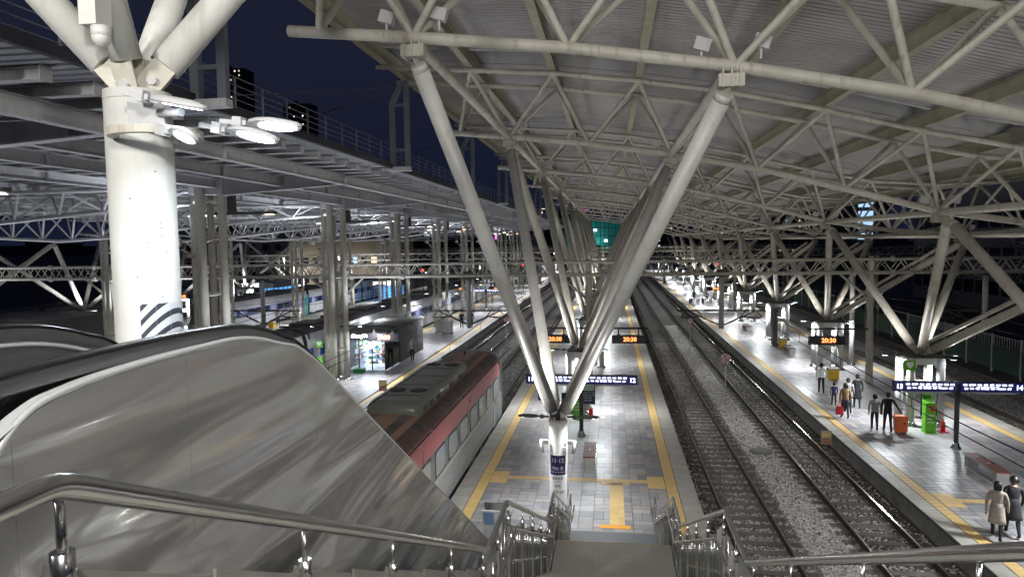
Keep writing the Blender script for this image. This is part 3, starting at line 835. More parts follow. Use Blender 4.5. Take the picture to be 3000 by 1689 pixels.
# arched trusses reaching left
LB = [(-17.6, 10.35), (-22, 10.1), (-27, 9.7), (-32, 9.2), (-36, 9.0), (-41, 9.3), (-46, 9.8)]
for i in range(0, 10):
    Y = 13.79+SP*i
    t = thing('roof_truss', nth(i)+' latticed truss hanging under the left canopy, left of the bundled columns', 'roof truss', (-30, Y, 9), 'latticed trusses under the left canopy')
    m = MB(); m.tube([(x, Y, z) for x, z in LB], 0.11, 8); m.build('bottom_chord', 'steel_grey', t)
    for s in (-0.9, 0.9): m = MB(); m.cyl((-17.6, Y+s, 10.92), (-46, Y+s, 10.92), 0.08, 8); m.build('top_chord', 'steel_grey', t)
    x = -18.6; mm = MB()
    while x > -45:
        for s in (-0.9, 0.9):
            for (p, q) in (((x, Y+s, 10.92), (x-1.1, Y, lerp(LB[::-1], x-1.1))), ((x-1.1, Y, lerp(LB[::-1], x-1.1)), (x-2.2, Y+s, 10.92))):
                if i < 3: m = MB(); m.beam(p, q, 0.09, 0.09); m.build('web_member', 'steel_grey', t)
                else: mm.beam(p, q, 0.09, 0.09)
        x -= 2.2
    if i >= 3: mm.build('web_members', 'steel_grey', t, 'stuff')
# slanted props and tree columns further left
for i in range(0, 6):
    y = 27+SP*i*1.0; cx = -45.8
    t = thing('tree_column', nth(i)+' four armed column on the platform behind the teal nosed train', 'column', (cx, y, 0), 'four armed columns at the far left')
    pedestal4(t, cx, y, 0.6, 0.6, 3.1)
    legs(t, cx, y, 3.2, [(cx-3.5, y-SP/2, 9.2), (cx+3.5, y-SP/2, 8.9), (cx-3.5, y+SP/2, 9.2), (cx+3.5, y+SP/2, 8.9)], r=0.17)
    lamp(cx+1.4, y, 3.1, 650); glow(cx+1.5, y-1, 3.4, 240, (0.88, 0.92, 1))  # the upward spot is added fill for the far left steelwork
    cx2 = -32.3
    t = thing('cluster_column', nth(i)+' slim bundled column on the narrow platform behind the blue and white train', 'column', (cx2, y, 0), 'slim bundled columns on the narrow platform')
    for dx, dy in ((-0.5, 0), (0.1, -0.4), (0.5, 0.2)):
        m = MB(); m.cyl((cx2+dx, y+dy, 0), (cx2+dx, y+dy, 9.0 if i else 9.0), 0.15, 10); m.build('shaft', 'steel_cream', t)
    for z in (8.2, 6.4, 3.9): m = MB(); m.tube([(cx2-0.5, y, z), (cx2+0.1, y-0.4, z), (cx2+0.5, y+0.2, z)], 0.08, 6); m.build('ring_tie', 'steel_cream', t)
    lamp(cx2+.8, y+2, 3.6, 700, color=(0.93, 0.95, 1)); glow(cx2+1.6, y+1, 4.0, 290, (0.88, 0.92, 1))  # the upward spot is added to lift the dark area above

# ================================================================== CATENARY GANTRIES
GYS = [42.0, 85.5, 129.0, 173.0]
PX = [-65.6, -49.5, -33.4, -17.35, -1.3, 14.9, 31.0]
for gi, Y in enumerate(GYS):
    t = thing('catenary_gantry', nth(gi)+' latticed gantry spanning all tracks, counted from the stairs', 'gantry', (0, Y, 6), 'latticed gantries across the tracks')
    x0, x1 = -66, 38 if gi else 34
    for (dy, z, r) in ((-0.3, 6.45, 0.10), (0.3, 6.45, 0.09), (-0.3, 7.22, 0.085), (0.3, 7.22, 0.08)):
        m = MB(); m.cyl((x0, Y+dy, z), (x1, Y+dy, z), r, 12 if gi == 0 else 6); m.build('chord', 'steel_cream', t)
    x = x0; k = 0; mm = MB()
    while x < x1-1:
        for dy in (-0.3, 0.3):
            for (p, q) in (((x, Y+dy, 7.22), (x+0.55, Y+dy, 6.45)), ((x+0.55, Y+dy, 6.45), (x+1.1, Y+dy, 7.22))):
                if gi == 0 and dy < 0: m = MB(); m.cyl(p, q, 0.032, 6, cap=False); m.build('lattice_bar', 'steel_cream', t)
                else: mm.cyl(p, q, 0.032, 5, cap=False)
        mm.cyl((x, Y-0.3, 7.22), (x+0.55, Y+0.3, 7.22), 0.025, 4, cap=False); x += 1.1
    mm.build('lattice_bars', 'steel_cream', t, 'stuff')
    if gi < 2:
        for px in PX:
            for d in (-1.05, 1.05, -4.4, 4.4):
                for (yy, z, r) in ((Y-0.3, 6.45, 0.19), (Y-0.3, 7.22, 0.16)):
                    m = MB(); m.lathe((0, 0, 0), [(r, -0.1), (r, -0.06), (r*.6, -0.06), (r*.6, -0.04), (r, -0.04), (r, 0.0), (r*.6, 0.0), (r*.6, 0.05), (r, 0.05), (r, 0.1)], 10)
                    m.v = [(px+d+c, yy+b_, z+a) for a, b_, c in m.v]; m.build('flange_joint', 'steel_grey', t)
    for px in PX:
        p_ = thing('gantry_post', f'{"upright" if gi else "front row"} post under the {nth(gi)} gantry, {("far left", "left of the dark coach", "beside the narrow platform", "by the kiosk platform", "in line with the 11·12 columns", "on platform 13·14", "beyond the right hand tracks")[PX.index(px)]}', 'post', (px, Y, 0), 'steel posts carrying the gantries')
        m = MB(); m.lathe((px, Y, -0.1 if abs(px+17) < 20 or px == 14.9 else -0.7), [(0.2, 0), (0.2, 3.6), (0.16, 4.2), (0.2, 4.8), (0.23, 5.5), (0.2, 6.2), (0.15, 6.55), (0.2, 6.9), (0.15, 7.5)], 14); m.build('shaft', 'steel_cream', p_)
        for s in (-1, 1):
            m = MB(); m.cyl((px+s*0.15, Y-0.05, 5.0), (px+s*1.75, Y-0.25, 6.36), 0.075, 8); m.build('brace', 'steel_cream', p_)
            m = MB(); d = Vector((s*1.6, -0.2, 1.36)).normalized(); c = Vector((px+s*0.15, Y-0.05, 5.0))+d*0.45
            for e in (-0.08, -0.02, 0.04): m.cyl(c+d*e, c+d*(e+0.025), 0.15, 10)
            m.build('flange_joint', 'steel_grey', p_)
# drop posts with cantilevers between track pairs
def dropper(cx, Y, label, both=True):
    t = thing('drop_post', label, 'drop post', (cx, Y, 5), 'drop posts with cantilevers under the gantries')
    m = MB(); m.cyl((cx, Y, 3.15), (cx, Y, 6.5), 0.15, 14); m.build('post', 'steel_grey', t)
    m = MB(); m.box(cx-0.35, Y-0.35, 6.25, cx+0.35, Y+0.35, 6.4); m.box(cx-0.25, Y-0.35, 6.55, cx+0.25, Y+0.35, 6.7); m.build('clamp', 'steel_dark', t)
    for s in ((-1, 1) if both else (-1,)):
        m = MB(); m.cyl((cx+s*0.15, Y, 4.25), (cx+s*2.6, Y, 4.25), 0.045, 6); m.cyl((cx+s*0.15, Y, 3.4), (cx+s*1.95, Y, 4.22), 0.042, 6)
        m.cyl((cx+s*1.2, Y, 3.88), (cx+s*2.3, Y, 3.82), 0.035, 6); m.cyl((cx+s*1.5, Y, 4.35), (cx+s*1.0, Y, 3.75), 0.032, 6); m.cyl((cx+s*1.9, Y, 4.35), (cx+s*2.35, Y, 3.85), 0.03, 6)
        m.cyl((cx+s*1.5, Y, 3.82), (cx+s*2.1, Y, 3.70), 0.02, 6); m.build('cantilever', 'steel_dark', t)
        for (p, q) in (((cx+s*0.35, 4.25), (cx+s*1.05, 4.25)), ((cx+s*0.45, 3.53), (cx+s*1.05, 3.8))):
            m = MB(); a = Vector((p[0], Y, p[1])); b_ = Vector((q[0], Y, q[1])); d = (b_-a)
            for e in range(9): m.cyl(a+d*(e/9), a+d*(e/9+0.035), 0.075, 8)
            m.build('insulator', 'insulator', t)
for gi, Y in enumerate(GYS[:3]):
    dropper(6.55, Y, nth(gi)+' drop post with cantilever arms between the tracks of platforms 12 and 13')
    dropper(-8.8, Y, nth(gi)+' drop post between the red train track and the kiosk platform track')
    dropper(-22.6, Y, nth(gi)+' drop post over the blue and white train')
    dropper(21.0, Y, nth(gi)+' drop post right of platform 13·14')
# overhead wires
def wires(xc, y0, y1, label, zc=3.75, zm=4.55):
    t = thing('overhead_wire', label, 'wire', (xc, y0, zc), 'overhead line wires')
    mc = MB(); mm = MB(); md = MB(); n = 60
    pts = []; ptm = []
    for k in range(n+1):
        y = y0+(y1-y0)*k/n; f = ((y-42) % 43.5)/43.5; sg = 0.2*math.cos(2*math.pi*f)
        pts.append((xc+sg, y, zc)); ptm.append((xc+sg, y, zm-0.55*math.sin(math.pi*f)))
    mc.tube(pts, 0.014, 5); mc.build('contact_wire', 'wire', t)
    mm.tube(ptm, 0.016, 5); mm.build('messenger_wire', 'wire', t)
    for k in range(0, n, 2): md.cyl(pts[k], ptm[k], 0.009, 4)
    md.build('hangers', 'wire', t, 'stuff')
for xc, lb in ((4.42, 'overhead wire above the track right of platform 11·12'), (8.5, 'overhead wire crossing in front of platform 13·14'), (-6.9, 'overhead wire above the red train'), (-10.7, 'overhead wire above the empty wet track'),
               (-20.4, 'overhead wire above the blue and white train'), (-24.6, 'overhead wire behind the blue and white train'), (19.0, 'overhead wire right of platform 13·14')):
    wires(xc, 14 if xc > 0 else 10, 200, lb)

# ================================================================== STAIRS, CONCOURSE, FOREGROUND
cf = thing('concourse', 'concourse floor and ceiling behind the head of the stairs', 'concourse', (0, -5, 6.9), None, 'structure')
m = MB(); m.box(-9, -14, 6.5, 9, 1.3, 6.9); m.build('concourse_floor', 'granite', cf)
m = MB(); m.box(-9, -14, 12.3, 9, -1.5, 12.5); m.box(-9, -14.2, 6.9, 9, -14, 12.3); m.build('concourse_ceiling', 'steel_white', cf)
for k, x in enumerate((-5.5, 0, 5.5)):  # unseen floods, added in place of the lit hall behind the camera
    t = thing('hall_standin_flood', ('left', 'middle', 'right')[k]+' added floodlight above the stairs, standing in for the lit concourse hall', 'floodlight', (x, -1.2, 12), 'added floodlights standing in for the concourse hall light')
    m = MB(); m.box(x-0.4, -1.5, 11.75, x+0.4, -1.15, 12.05); m.build('housing', 'steel_dark', t)
    lamp(x, -1.05, 11.7, 420, color=(1.0, 0.98, 0.93), direction=(0.03*x, 1, -0.28), size=0.7, spread=150)

st = thing('staircase', 'granite staircase in three flights down to platform 11·12', 'staircase', (0, 1.3, 0))
def flight(y0, z0, y1, z1):
    n = int(round((z0-z1)/0.155)); 
    for k in range(n):
        a = y0+(y1-y0)*k/n; b_ = y0+(y1-y0)*(k+1)/n; zt = z0-(z0-z1)*(k+1)/n
        m = MB(); m.box(-1.15, a, zt-0.16, 1.2, b_, zt); m.build('step', 'granite', st)
    m = MB(); m.prism([(y0, z0-0.2), (y1, z1-0.2), (y1, z1-0.5), (y0, z0-0.5)], 'x', -1.15, 1.2); m.build('soffit', 'concrete', st)
def landing(y0, y1, z):
    m = MB(); m.box(-1.15, y0, z-0.35, 1.2, y1-0.03, z-0.03); m.build('landing_slab', 'concrete', st)
    nx = 3
    for k in range(nx):
        w = 2.35/nx; 
        for (a, b_) in ((y0, (y0+y1)/2), ((y0+y1)/2, y1)):
            m = MB(); m.box(-1.15+k*w+.002, a+.002, z-0.03, -1.15+(k+1)*w-.002, b_-.002, z); m.build('paver', 'granite', st)
    for k in range(47):
        m = MB(); m.box(-1.13+k*0.049, y1-0.05, z, -1.13+k*0.049+0.033, y1-0.02, z+0.006); m.build('nosing_stud', 'brass', st)
flight(1.3, 6.9, 6.4, 4.5); landing(6.4, 7.7, 4.5); flight(7.7, 4.5, 12.6, 2.24); landing(12.6, 14.0, 2.24); flight(14.0, 2.24, 18.85, 0.0)
m = MB(); m.box(-1.2, 18.9, 0, 1.25, 19.75, 0.008); m.build('foot_slab', 'granite_dark', st)
for k in range(60): pass
m = MB()
for k in range(58): m.box(-1.18+k*0.042, 19.66, 0.008, -1.18+k*0.042+0.022, 19.74, 0.014)
m.build('nosing_studs', 'coping', st, 'stuff')
# railings
RP = [(1.30, 7.99), (6.4, 5.5), (7.65, 5.5), (12.6, 3.24), (14.0, 3.24), (18.8, 1.0), (19.9, 1.0)]
def smooth(pts, r=0.12):
    o = [pts[0]]
    for k in range(1, len(pts)-1):
        p, a, b_ = Vector(pts[k]), Vector(pts[k-1]), Vector(pts[k+1])
        d1, d2 = (a-p).normalized(), (b_-p).normalized()
        for q in (0, .25, .5, .75, 1): 
            u = p+d1*r*(1-q); v = p+d2*r*q; o.append(tuple(u*(1-q)+v*q))
    o.append(pts[-1]); return o
def railing(X, side, label):
    t = thing('stair_railing', label, 'railing', (X, 1.4, 5), 'railings of the staircase')
    top = [(X+side*0.0, -0.6, 8.0)] if side < 0 else [(X, -0.6, 8.0)]
    top += [(X, y, z) for y, z in RP]
    end = [(X, 20.02, 0.85), (X, 19.9, 0.62), (X, 19.7, 0.62)]
    m = MB(); m.tube(smooth(top, 0.05)+end, 0.030, 16); m.build('handrail', 'handrail_steel', t)
    xi = X-side*0.10
    low = [(xi, y, z-0.32) for y, z in RP]
    low[0] = (xi, -0.6, 7.68)
    m = MB(); m.tube(smooth([low[0], (xi, 1.30, 7.67)]+low[1:], 0.09)+[(xi, 20.0, 0.6), (xi, 19.9, 0.5)], 0.02, 12); m.build('lower_handrail', 'handrail_steel', t)
    L_ = 0; ys = [1.31, 2.48, 3.55, 4.9, 6.15, 7.0, 7.75, 9.0, 10.2, 11.4, 12.55, 13.3, 14.05, 15.3, 16.5, 17.7, 18.75, 19.7]
    for y in ys:
        z = lerp(RP, y); fl = z-1.0
        m = MB(); m.box(X-0.012, y-0.022, fl-0.1, X+0.012, y+0.022, z-0.22); m.build('post', 'infill_steel', t)
        m = MB(); m.cyl((X, y, z-0.24), (X, y, z-0.03), 0.011, 8)
        m.cyl((X, y, z-0.27), (X, y, z-0.15), 0.026, 10); m.build('stem', 'handrail_steel', t)
        m = MB(); xx = X+side*0.045
        m.prism([(X-0.075, z-0.36), (X-0.02, z-0.36), (X-0.02, z-0.185), (X-0.045, z-0.18), (X-0.05, z-0.205), (X-0.075, z-0.215)], 'y', y-0.006, y+0.006); m.build('bracket', 'infill_steel', t)
        m = MB(); m.cyl((X, y, z-0.36), (xi, y, z-0.36), 0.011, 6); m.cyl((xi, y, z-0.37), (xi, y, z-0.33), 0.011, 6); m.build('lower_bracket', 'handrail_steel', t)
    for a, b_ in zip(ys[:-1], ys[1:]):
        za, zb_ = lerp(RP, a), lerp(RP, b_)
        for r_, (h0, h1) in enumerate(((-0.25, -0.42), (-0.46, -0.70), (-0.74, -1.02))):
            nn = 2 if b_-a > 1.0 else 1
            if r_ == 0 and a < 6.2: h0 = -0.20
            for q in range(nn):
                f0, f1 = q/nn, (q+1)/nn; y0, y1 = a+(b_-a)*f0+0.02, a+(b_-a)*f1-0.02
                z0, z1 = za+(zb_-za)*f0, za+(zb_-za)*f1
                m = MB(); m.prism([(y0, z0+h0), (y1, z1+h0), (y1, z1+h1), (y0, z0+h1)], 'x', X+side*0.02, X+side*0.032); m.build('infill_panel', 'infill_steel', t)
        nb = max(2, int((b_-a)/0.24))
        for q in range(1, nb):
            y = a+(b_-a)*q/nb; z = lerp(RP, y)
            m = MB(); m.cyl((X+side*0.008, y, z-0.27), (X+side*0.008, y, z-1.02), 0.009, 6); m.build('vertical_bar', 'handrail_steel', t)
        for h in (-0.44, -0.72):
            m = MB(); m.cyl((X+side*0.01, a, za+h), (X+side*0.01, b_, zb_+h), 0.008, 6); m.build('cross_rod', 'handrail_steel', t)
    m = MB()
    for (a, b_) in zip(RP[:-1], RP[1:]): m.prism([(a[0], a[1]-1.02), (b_[0], b_[1]-1.02), (b_[0], b_[1]-1.32), (a[0], a[1]-1.32)], 'x', X+side*0.0-0.03, X+0.03)
    m.build('stringer', 'infill_steel', t)
railing(-1.2, -1, 'stainless railing on the left of the stairs, beside the escalator wall')
railing(1.25, 1, 'stainless railing on the right of the stairs, above the tracks')

# escalator
es = thing('escalator', 'escalator with polished steel side wall and black handrails, left of the stairs', 'escalator', (-2.5, 1.5, 5))
WT = [(0.6, 7.1), (1.2, 7.35), (1.62, 7.62), (1.78, 7.84), (1.92, 7.96), (2.1, 8.005), (2.4, 8.025), (2.8, 8.03), (3.22, 8.02), (3.6, 7.94), (4.05, 7.78), (5.18, 7.05), (7.8, 5.37), (10.33, 3.74), (13.5, 1.70), (15.6, 0.35)]
def dense(P, n=5, last=12):
    o = []
    for k in range(len(P)-1):
        p0, p1, p2, p3 = P[max(k-1, 0)], P[k], P[k+1], P[min(k+2, len(P)-1)]
        for q in range(n if k < last else 1):
            t = q/(n if k < last else 1)
            o.append(tuple(0.5*((2*p1[i])+(-p0[i]+p2[i])*t+(2*p0[i]-5*p1[i]+4*p2[i]-p3[i])*t*t+(-p0[i]+3*p1[i]-3*p2[i]+p3[i])*t**3) for i in (0, 1)))
    o.append(P[-1]); return o
WT = dense(WT, 5, 11)
def wallbot(y): return lerp([(0, 5.6), (4.2, 5.3), (12.8, 0.0), (20, 0)], y)
seams = [0.6, 1.85, 2.75, 4.05, 5.35, 6.65, 7.95, 9.25, 10.55, 11.85, 13.15, 14.45, 15.6]
for a, b_ in zip(seams[:-1], seams[1:]):
    a2, b2 = a+0.0015, b_-0.0015
    ys = [a2]+[y for y, z in WT if a2 < y < b2]+[b2]
    poly = [(y, lerp(WT, y)) for y in ys]+[(b2, wallbot(b2)), (a2, wallbot(a2))]
    m = MB(); m.prism(poly, 'x', -1.875, -1.85); m.build('wall_panel', 'wall_steel', es)
m = MB(); m.tube([(-1.862, y, z+0.012) for y, z in WT if y > 1.6], 0.013, 10); m.build('wall_trim', 'trim_steel', es)
# bright deck between wall and handrail on the level part
DK = [(1.5, 7.78), (1.9, 7.975), (2.1, 8.02), (2.4, 8.04), (2.8, 8.045), (3.22, 8.03), (3.6, 7.955), (4.05, 7.79)]
DK = dense(DK, 5, 99); m = MB()
for k in range(len(DK)-1):
    (y0, z0), (y1, z1) = DK[k], DK[k+1]; b = len(m.v)
    m.v += [(-1.85, y0, z0-0.012), (-1.85, y1, z1-0.012), (-1.90, y1, z1+0.004), (-1.90, y0, z0+0.004)]; m.face([b, b+1, b+2, b+3])
m.build('deck_strip', 'trim_steel', es)
HP = [(0.9, 7.78), (1.15, 7.95), (1.45, 8.055), (1.9, 8.095), (2.5, 8.105), (3.0, 8.10), (3.38, 8.07), (3.73, 7.98), (4.1, 7.82), (5.2, 7.10), (10.3, 3.8), (15.4, 0.6)]
HP = dense(HP, 5, 9)
def hand(x, name='handrail_belt'):
    m = MB(); hw, th = 0.042, 0.016; b0 = None
    for y, z in HP:
        b = len(m.v)
        for a in range(10):
            t_ = 2*math.pi*a/10; m.v.append((x+hw*math.cos(t_), y, z+th*math.sin(t_)))
        if b0 is not None:
            for a in range(10): m.face([b0+a, b0+(a+1) % 10, b+(a+1) % 10, b+a], True)
        b0 = b
    m.build(name, 'rubber', es)
    m = MB()
    for k in range(len(HP)-1):
        (y0, z0), (y1, z1) = HP[k], HP[k+1]; b = len(m.v)
        for s in (-0.028, 0.028):
            b = len(m.v); m.v += [(x+s, y0, z0-0.01), (x+s, y1, z1-0.01), (x+s, y1, z1-0.06), (x+s, y0, z0-0.06)]; m.face([b, b+1, b+2, b+3])
    m.build('belt_guide', 'brushed_steel', es)
hand(-1.935); hand(-3.2)
for x, mt in ((-1.97, 'brushed_steel'), (-3.2, 'brushed_steel')):
    for a, b_ in ((0.9, 2.6), (2.604, 4.2), (4.204, 6.0), (6.004, 8), (8.004, 10), (10.004, 12.5), (12.504, 15.4)):
        ys = [a]+[y for y, z in HP if a < y < b_]+[b_]
        m = MB(); m.prism([(y, lerp(HP, y)-0.05) for y in ys]+[(b_, lerp(HP, b_)-0.85), (a, lerp(HP, a)-0.85)], 'x', x-0.01, x+0.01); m.build('balustrade_panel', mt, es)
m = MB(); m.tube([(-3.175, y, z-0.10) for y, z in HP], 0.014, 8); m.build('inner_trim', 'trim_steel', es)
for k in range(46):
    y = 1.0+k*0.33; z = lerp(HP, y)-0.95-0.05
    m = MB(); m.box(-3.1, y, z-0.2, -2.08, y+0.33, z); m.build('escalator_step', 'steel_dark', es)
m = MB(); m.prism([(0.6, 7.0), (4.0, 6.85), (15.2, -0.05), (12.5, -0.05), (3.8, 5.4), (0.6, 5.4)], 'x', -3.5, -3.25); m.build('outer_wall', 'wall_steel', es)
m = MB(); m.tube([(-3.4, y, z-0.02) for y, z in HP], 0.02, 8); m.build('outer_trim', 'trim_steel', es)

# big column beside the escalator -----------------------------------------
bc = thing('tree_column', 'huge white round column by the escalator, with a striped plate and street lamps', 'column', (-4.92, 6.7, 0))
m = MB(); m.cyl((-4.92, 6.7, 0), (-4.92, 6.7, 10.12), 0.325, 48); m.build('shaft', 'steel_white', bc)
for k, (dx, dy, dz, mt) in enumerate(((-0.95, -0.25, 1.15, 0), (-0.3, 1.0, 1.2, 0), (0.05, -0.75, 1.9, 0), (0.85, 0.6, 1.35, 0))):
    d = Vector((dx, dy, dz)).normalized(); a = Vector((-4.92, 6.7, 10.30))+Vector((d.x, d.y, 0))*0.30
    m = MB(); m.cyl(a+d*0.14, a+d*6, 0.165 if k != 2 else 0.15, 28); br = m.build('branch', 'steel_white', bc)
    u, w = m.frame(a, a+d)
    for s in (-0.10, 0.10):
        m = MB(); c = a+u*s; pts = []
        m.beam(c-d*0.10, c+d*0.16, 0.02, 0.24); m.cyl(c-d*0.10-u*0.012, c-d*0.10+u*0.012, 0.12, 18); m.build('pin_lug', 'steel_cream', br)
    m = MB(); m.cyl(a-d*0.08-u*0.16, a-d*0.08+u*0.16, 0.045, 14); m.build('pin', 'steel_grey', br)
    m = MB(); m.prism([(-0.12, 0), (0.10, 0), (0.06, 0.24), (-0.06, 0.24)], 'y', -0.02, 0.02)
    for q in range(len(m.v)): vv = m.v[q]; m.v[q] = (a.x-d.x*.1+vv[0]*abs(d.x)-vv[1], a.y-d.y*.1+vv[0]*d.y+vv[1], 10.121+vv[2])
    m.build('gusset', 'steel_cream', bc)
m = MB(); m.lathe((-4.92, 6.7, 10.02), [(0.329, 0), (0.329, 0.012)], 40); m.build('weld_band', 'steel_cream', bc)
# lamp ring
m = MB()
for (za, zb_) in ((9.60, 9.68),):
    n = 36; b = len(m.v)
    cx, cy = -4.55, 6.45
    for r_ in (0.36, 0.44):
        for z in (za, zb_):
            for i in range(n): a = 2*math.pi*i/n; m.v.append((cx+r_*math.cos(a), cy+r_*math.sin(a), z))
    for i in range(n):
        j = (i+1) % n
        m.face([b+i, b+j, b+n+j, b+n+i]); m.face([b+2*n+j, b+2*n+i, b+3*n+i, b+3*n+j]); m.face([b+n+i, b+n+j, b+3*n+j, b+3*n+i]); m.face([b+j, b+i, b+2*n+i, b+2*n+j])
m.build('lamp_ring', 'steel_cream', bc)
m = MB(); m.box(-4.75, 6.30, 9.72, -4.35, 6.40, 10.0); m.cyl((-4.4, 6.3, 9.82), (-4.1, 6.2, 9.80), 0.04, 10); m.build('ring_bracket', 'steel_grey', bc)
for k, (x, y, z, a, L_, rl_, tl) in enumerate(((-4.60, 6.05, 9.98, -0.05, 0.62, 0.12, 0.22), (-4.02, 6.75, 9.80, -0.05, 0.62, -0.45, 0.10), (-4.06, 6.45, 9.72, -0.10, 0.60, -0.45, 0.22), (-4.42, 6.15, 9.68, -0.25, 0.34, -0.60, 0.28))):
    blade_lamp(bc, x, y, z, a, L_, 'steel_grey', 'led', rl_, tl, 0.105)
    if k: lamp(x+0.62, y-0.15, z-0.22, 17, color=(0.80, 0.89, 1.0), size=0.28)
m = MB()
for k in range(4):
    a0 = -1.17+k*0.45; b = len(m.v)
    for q in range(5):
        a = a0+q*0.44/4
        for z in (7.38, 7.92): m.v.append((-4.92+0.332*math.cos(a), 6.7+0.332*math.sin(a), z))
    for q in range(4): m.face([b+2*q, b+2*q+2, b+2*q+3, b+2*q+1], True)
m.build('striped_plate', 'hazard_stripes', bc)
for (a, z) in ((-0.55, 9.28), (-0.45, 8.75), (-0.43, 8.70), (-0.44, 8.62), (-0.85, 8.55), (-0.3, 8.45), (-1.2, 8.2), (-0.5, 7.98), (-1.3, 9.0)):
    c = Vector((-4.92+.325*math.cos(a), 6.7+.325*math.sin(a), z)); d = Vector((math.cos(a), math.sin(a), 0)); m = MB(); m.cyl(c-d*.01, c+d*.003, 0.007, 8); m.build('bolt_hole', 'rail_side', bc)
m = MB(); m.box(-4.98, 6.0, 10.62, -4.80, 6.22, 10.92); m.ball((-4.83, 6.1, 10.52), 0.09, 14); m.cyl((-4.83, 6.1, 10.52), (-4.83, 6.1, 10.62), 0.09, 14)
tag(m.build('security_camera', 'steel_white'), 'white dome camera between the branches of the huge column', 'camera')

# ================================================================== RED TRAIN
def loft(rings, mats_by_strip, m=None):
    """rings: list of (list of xyz); strips between consecutive profile points take their own material index"""
    m = m or MB(); b = len(m.v); n = len(rings[0])
    for r_ in rings: m.v += [tuple(p) for p in r_]
    for j in range(len(rings)-1):
        for i in range(n-1):
            m.cur = mats_by_strip[i]; m.face([b+j*n+i, b+j*n+i+1, b+(j+1)*n+i+1, b+(j+1)*n+i], True)
    return m
tr = thing('red_train', 'red and grey railcar with a roof unit stopped left of platform 11·12', 'train', (-6.9, 20, -0.5))
prof = [(1.46, -0.45), (1.46, 0.25), (1.48, 1.12), (1.48, 2.06), (1.46, 2.45), (1.36, 2.74), (1.22, 2.92), (0.95, 3.04), (0.72, 3.09), (0.38, 3.12), (0.0, 3.13)]
pm_ = ['train_dark', 'train_silver', 'train_grey', 'red_paint', 'red_paint', 'train_roof_b', 'train_roof_b', 'train_roof_a', 'train_roof_c', 'train_roof_a']
full = prof+[(-x, z) for x, z in prof[:-1][::-1]]; fm = pm_+pm_[::-1]
ms = sorted(set(fm)); mi = [ms.index(k) for k in fm]
def ring(y, s=1.0, slant=0.0, top=1.0): return [(-6.9+x*s, y-slant*max(0, z-0.3), (z if z < 1 else 1+(z-1)*top)) for x, z in full]
m = loft([ring(-6), ring(31.2), ring(32.6, 0.99, 0.0), ring(33.4, 0.965, 0.15), ring(34.3, 0.92, 0.33, 0.985), ring(35.1, 0.84, 0.55, 0.96)], mi)
m.cur = ms.index('train_dark'); n_ = len(full); b = len(m.v)-n_; m.face([b+i for i in range(n_)])
m.build('body', ms, tr)
m = MB(); m.box(-5.46, 31.25, -0.1, -5.405, 33.2, 1.10); m.build('cab_side_panel', 'train_grey', tr)
for k in range(9): 
    m = MB(); z = 0.02+k*0.115; m.box(-5.43, 0, z, -5.405, 30.9, z+0.055); m.build('skirt_rib', 'train_silver', tr)
m = MB(); m.prism([(0, 1.10), (31.0, 1.10), (31.25, 0.9), (31.25, -0.05), (31.1, -0.1), (30.95, -0.1), (30.95, 1.03), (0, 1.03)], 'x', -5.43, -5.395); m.build('skirt_frame', 'train_white', tr)
wy = 32.2
for k in range(12):
    w = 1.18
    y1 = wy-k*1.78; y0 = y1-w
    z0, z1 = 1.22, 1.98; c = 0.1
    poly = [(y0+c, z0), (y1-c, z0), (y1, z0+c), (y1, z1-c), (y1-c, z1), (y0+c, z1), (y0, z1-c), (y0, z0+c)]
    m = MB(); m.prism([(y0-0.06+ (0), z0-0.05), (y1+0.06, z0-0.05), (y1+0.06, z1+0.05), (y0-0.06, z1+0.05)], 'x', -5.425, -5.412); f_ = m.build('window', 'train_dark', tr)
    m = MB(); m.prism(poly, 'x', -5.41, -5.402); m.build('pane', 'window_glass', f_)
m = MB(); m.prism([(33.0, 0.2), (34.2, 0.2), (34.0, 2.3), (33.2, 2.3)], 'x', -5.53, -5.48); m.build('cab_mask', 'train_dark', tr)
for y0_ in (7.6, 24.1):
    pass
for y_ in (5.9, 12.4, 18.9):
    m = MB(); m.box(-5.412, y_, -0.2, -5.403, y_+0.012, 2.5); m.build('panel_seam', 'train_dark', tr)
for k in range(7):
    y_ = 33.0-k*4.2; m = MB(); m.box(-5.52, y_, 2.70, -5.46, y_+4.0, 2.725); m.build('rain_gutter', 'train_roof_b', tr)
# bogies and underframe gear
for yc in (30.5, 27.5, 14, 10):
    m = MB(); m.box(-8.1, yc-1.5, -0.42, -5.6, yc+1.5, -0.1); 
    for d in (-1.1, 1.1): m.cyl((-6.2, yc+d, -0.1), (-6.1, yc+d, -0.1), 0.43, 14)
    m.build('bogie', 'train_dark', tr)
m = MB(); RR = random.Random(3); y = 2.0
while y < 33:
    w = RR.uniform(0.15, 0.5); m.box(-5.7, y, -0.42, -5.44+RR.uniform(-.05, .03), y+w, -0.12+RR.uniform(-.1, .08)); y += w+RR.uniform(0.05, 0.3)
m.build('underframe_gear', 'train_grey', tr, 'stuff')
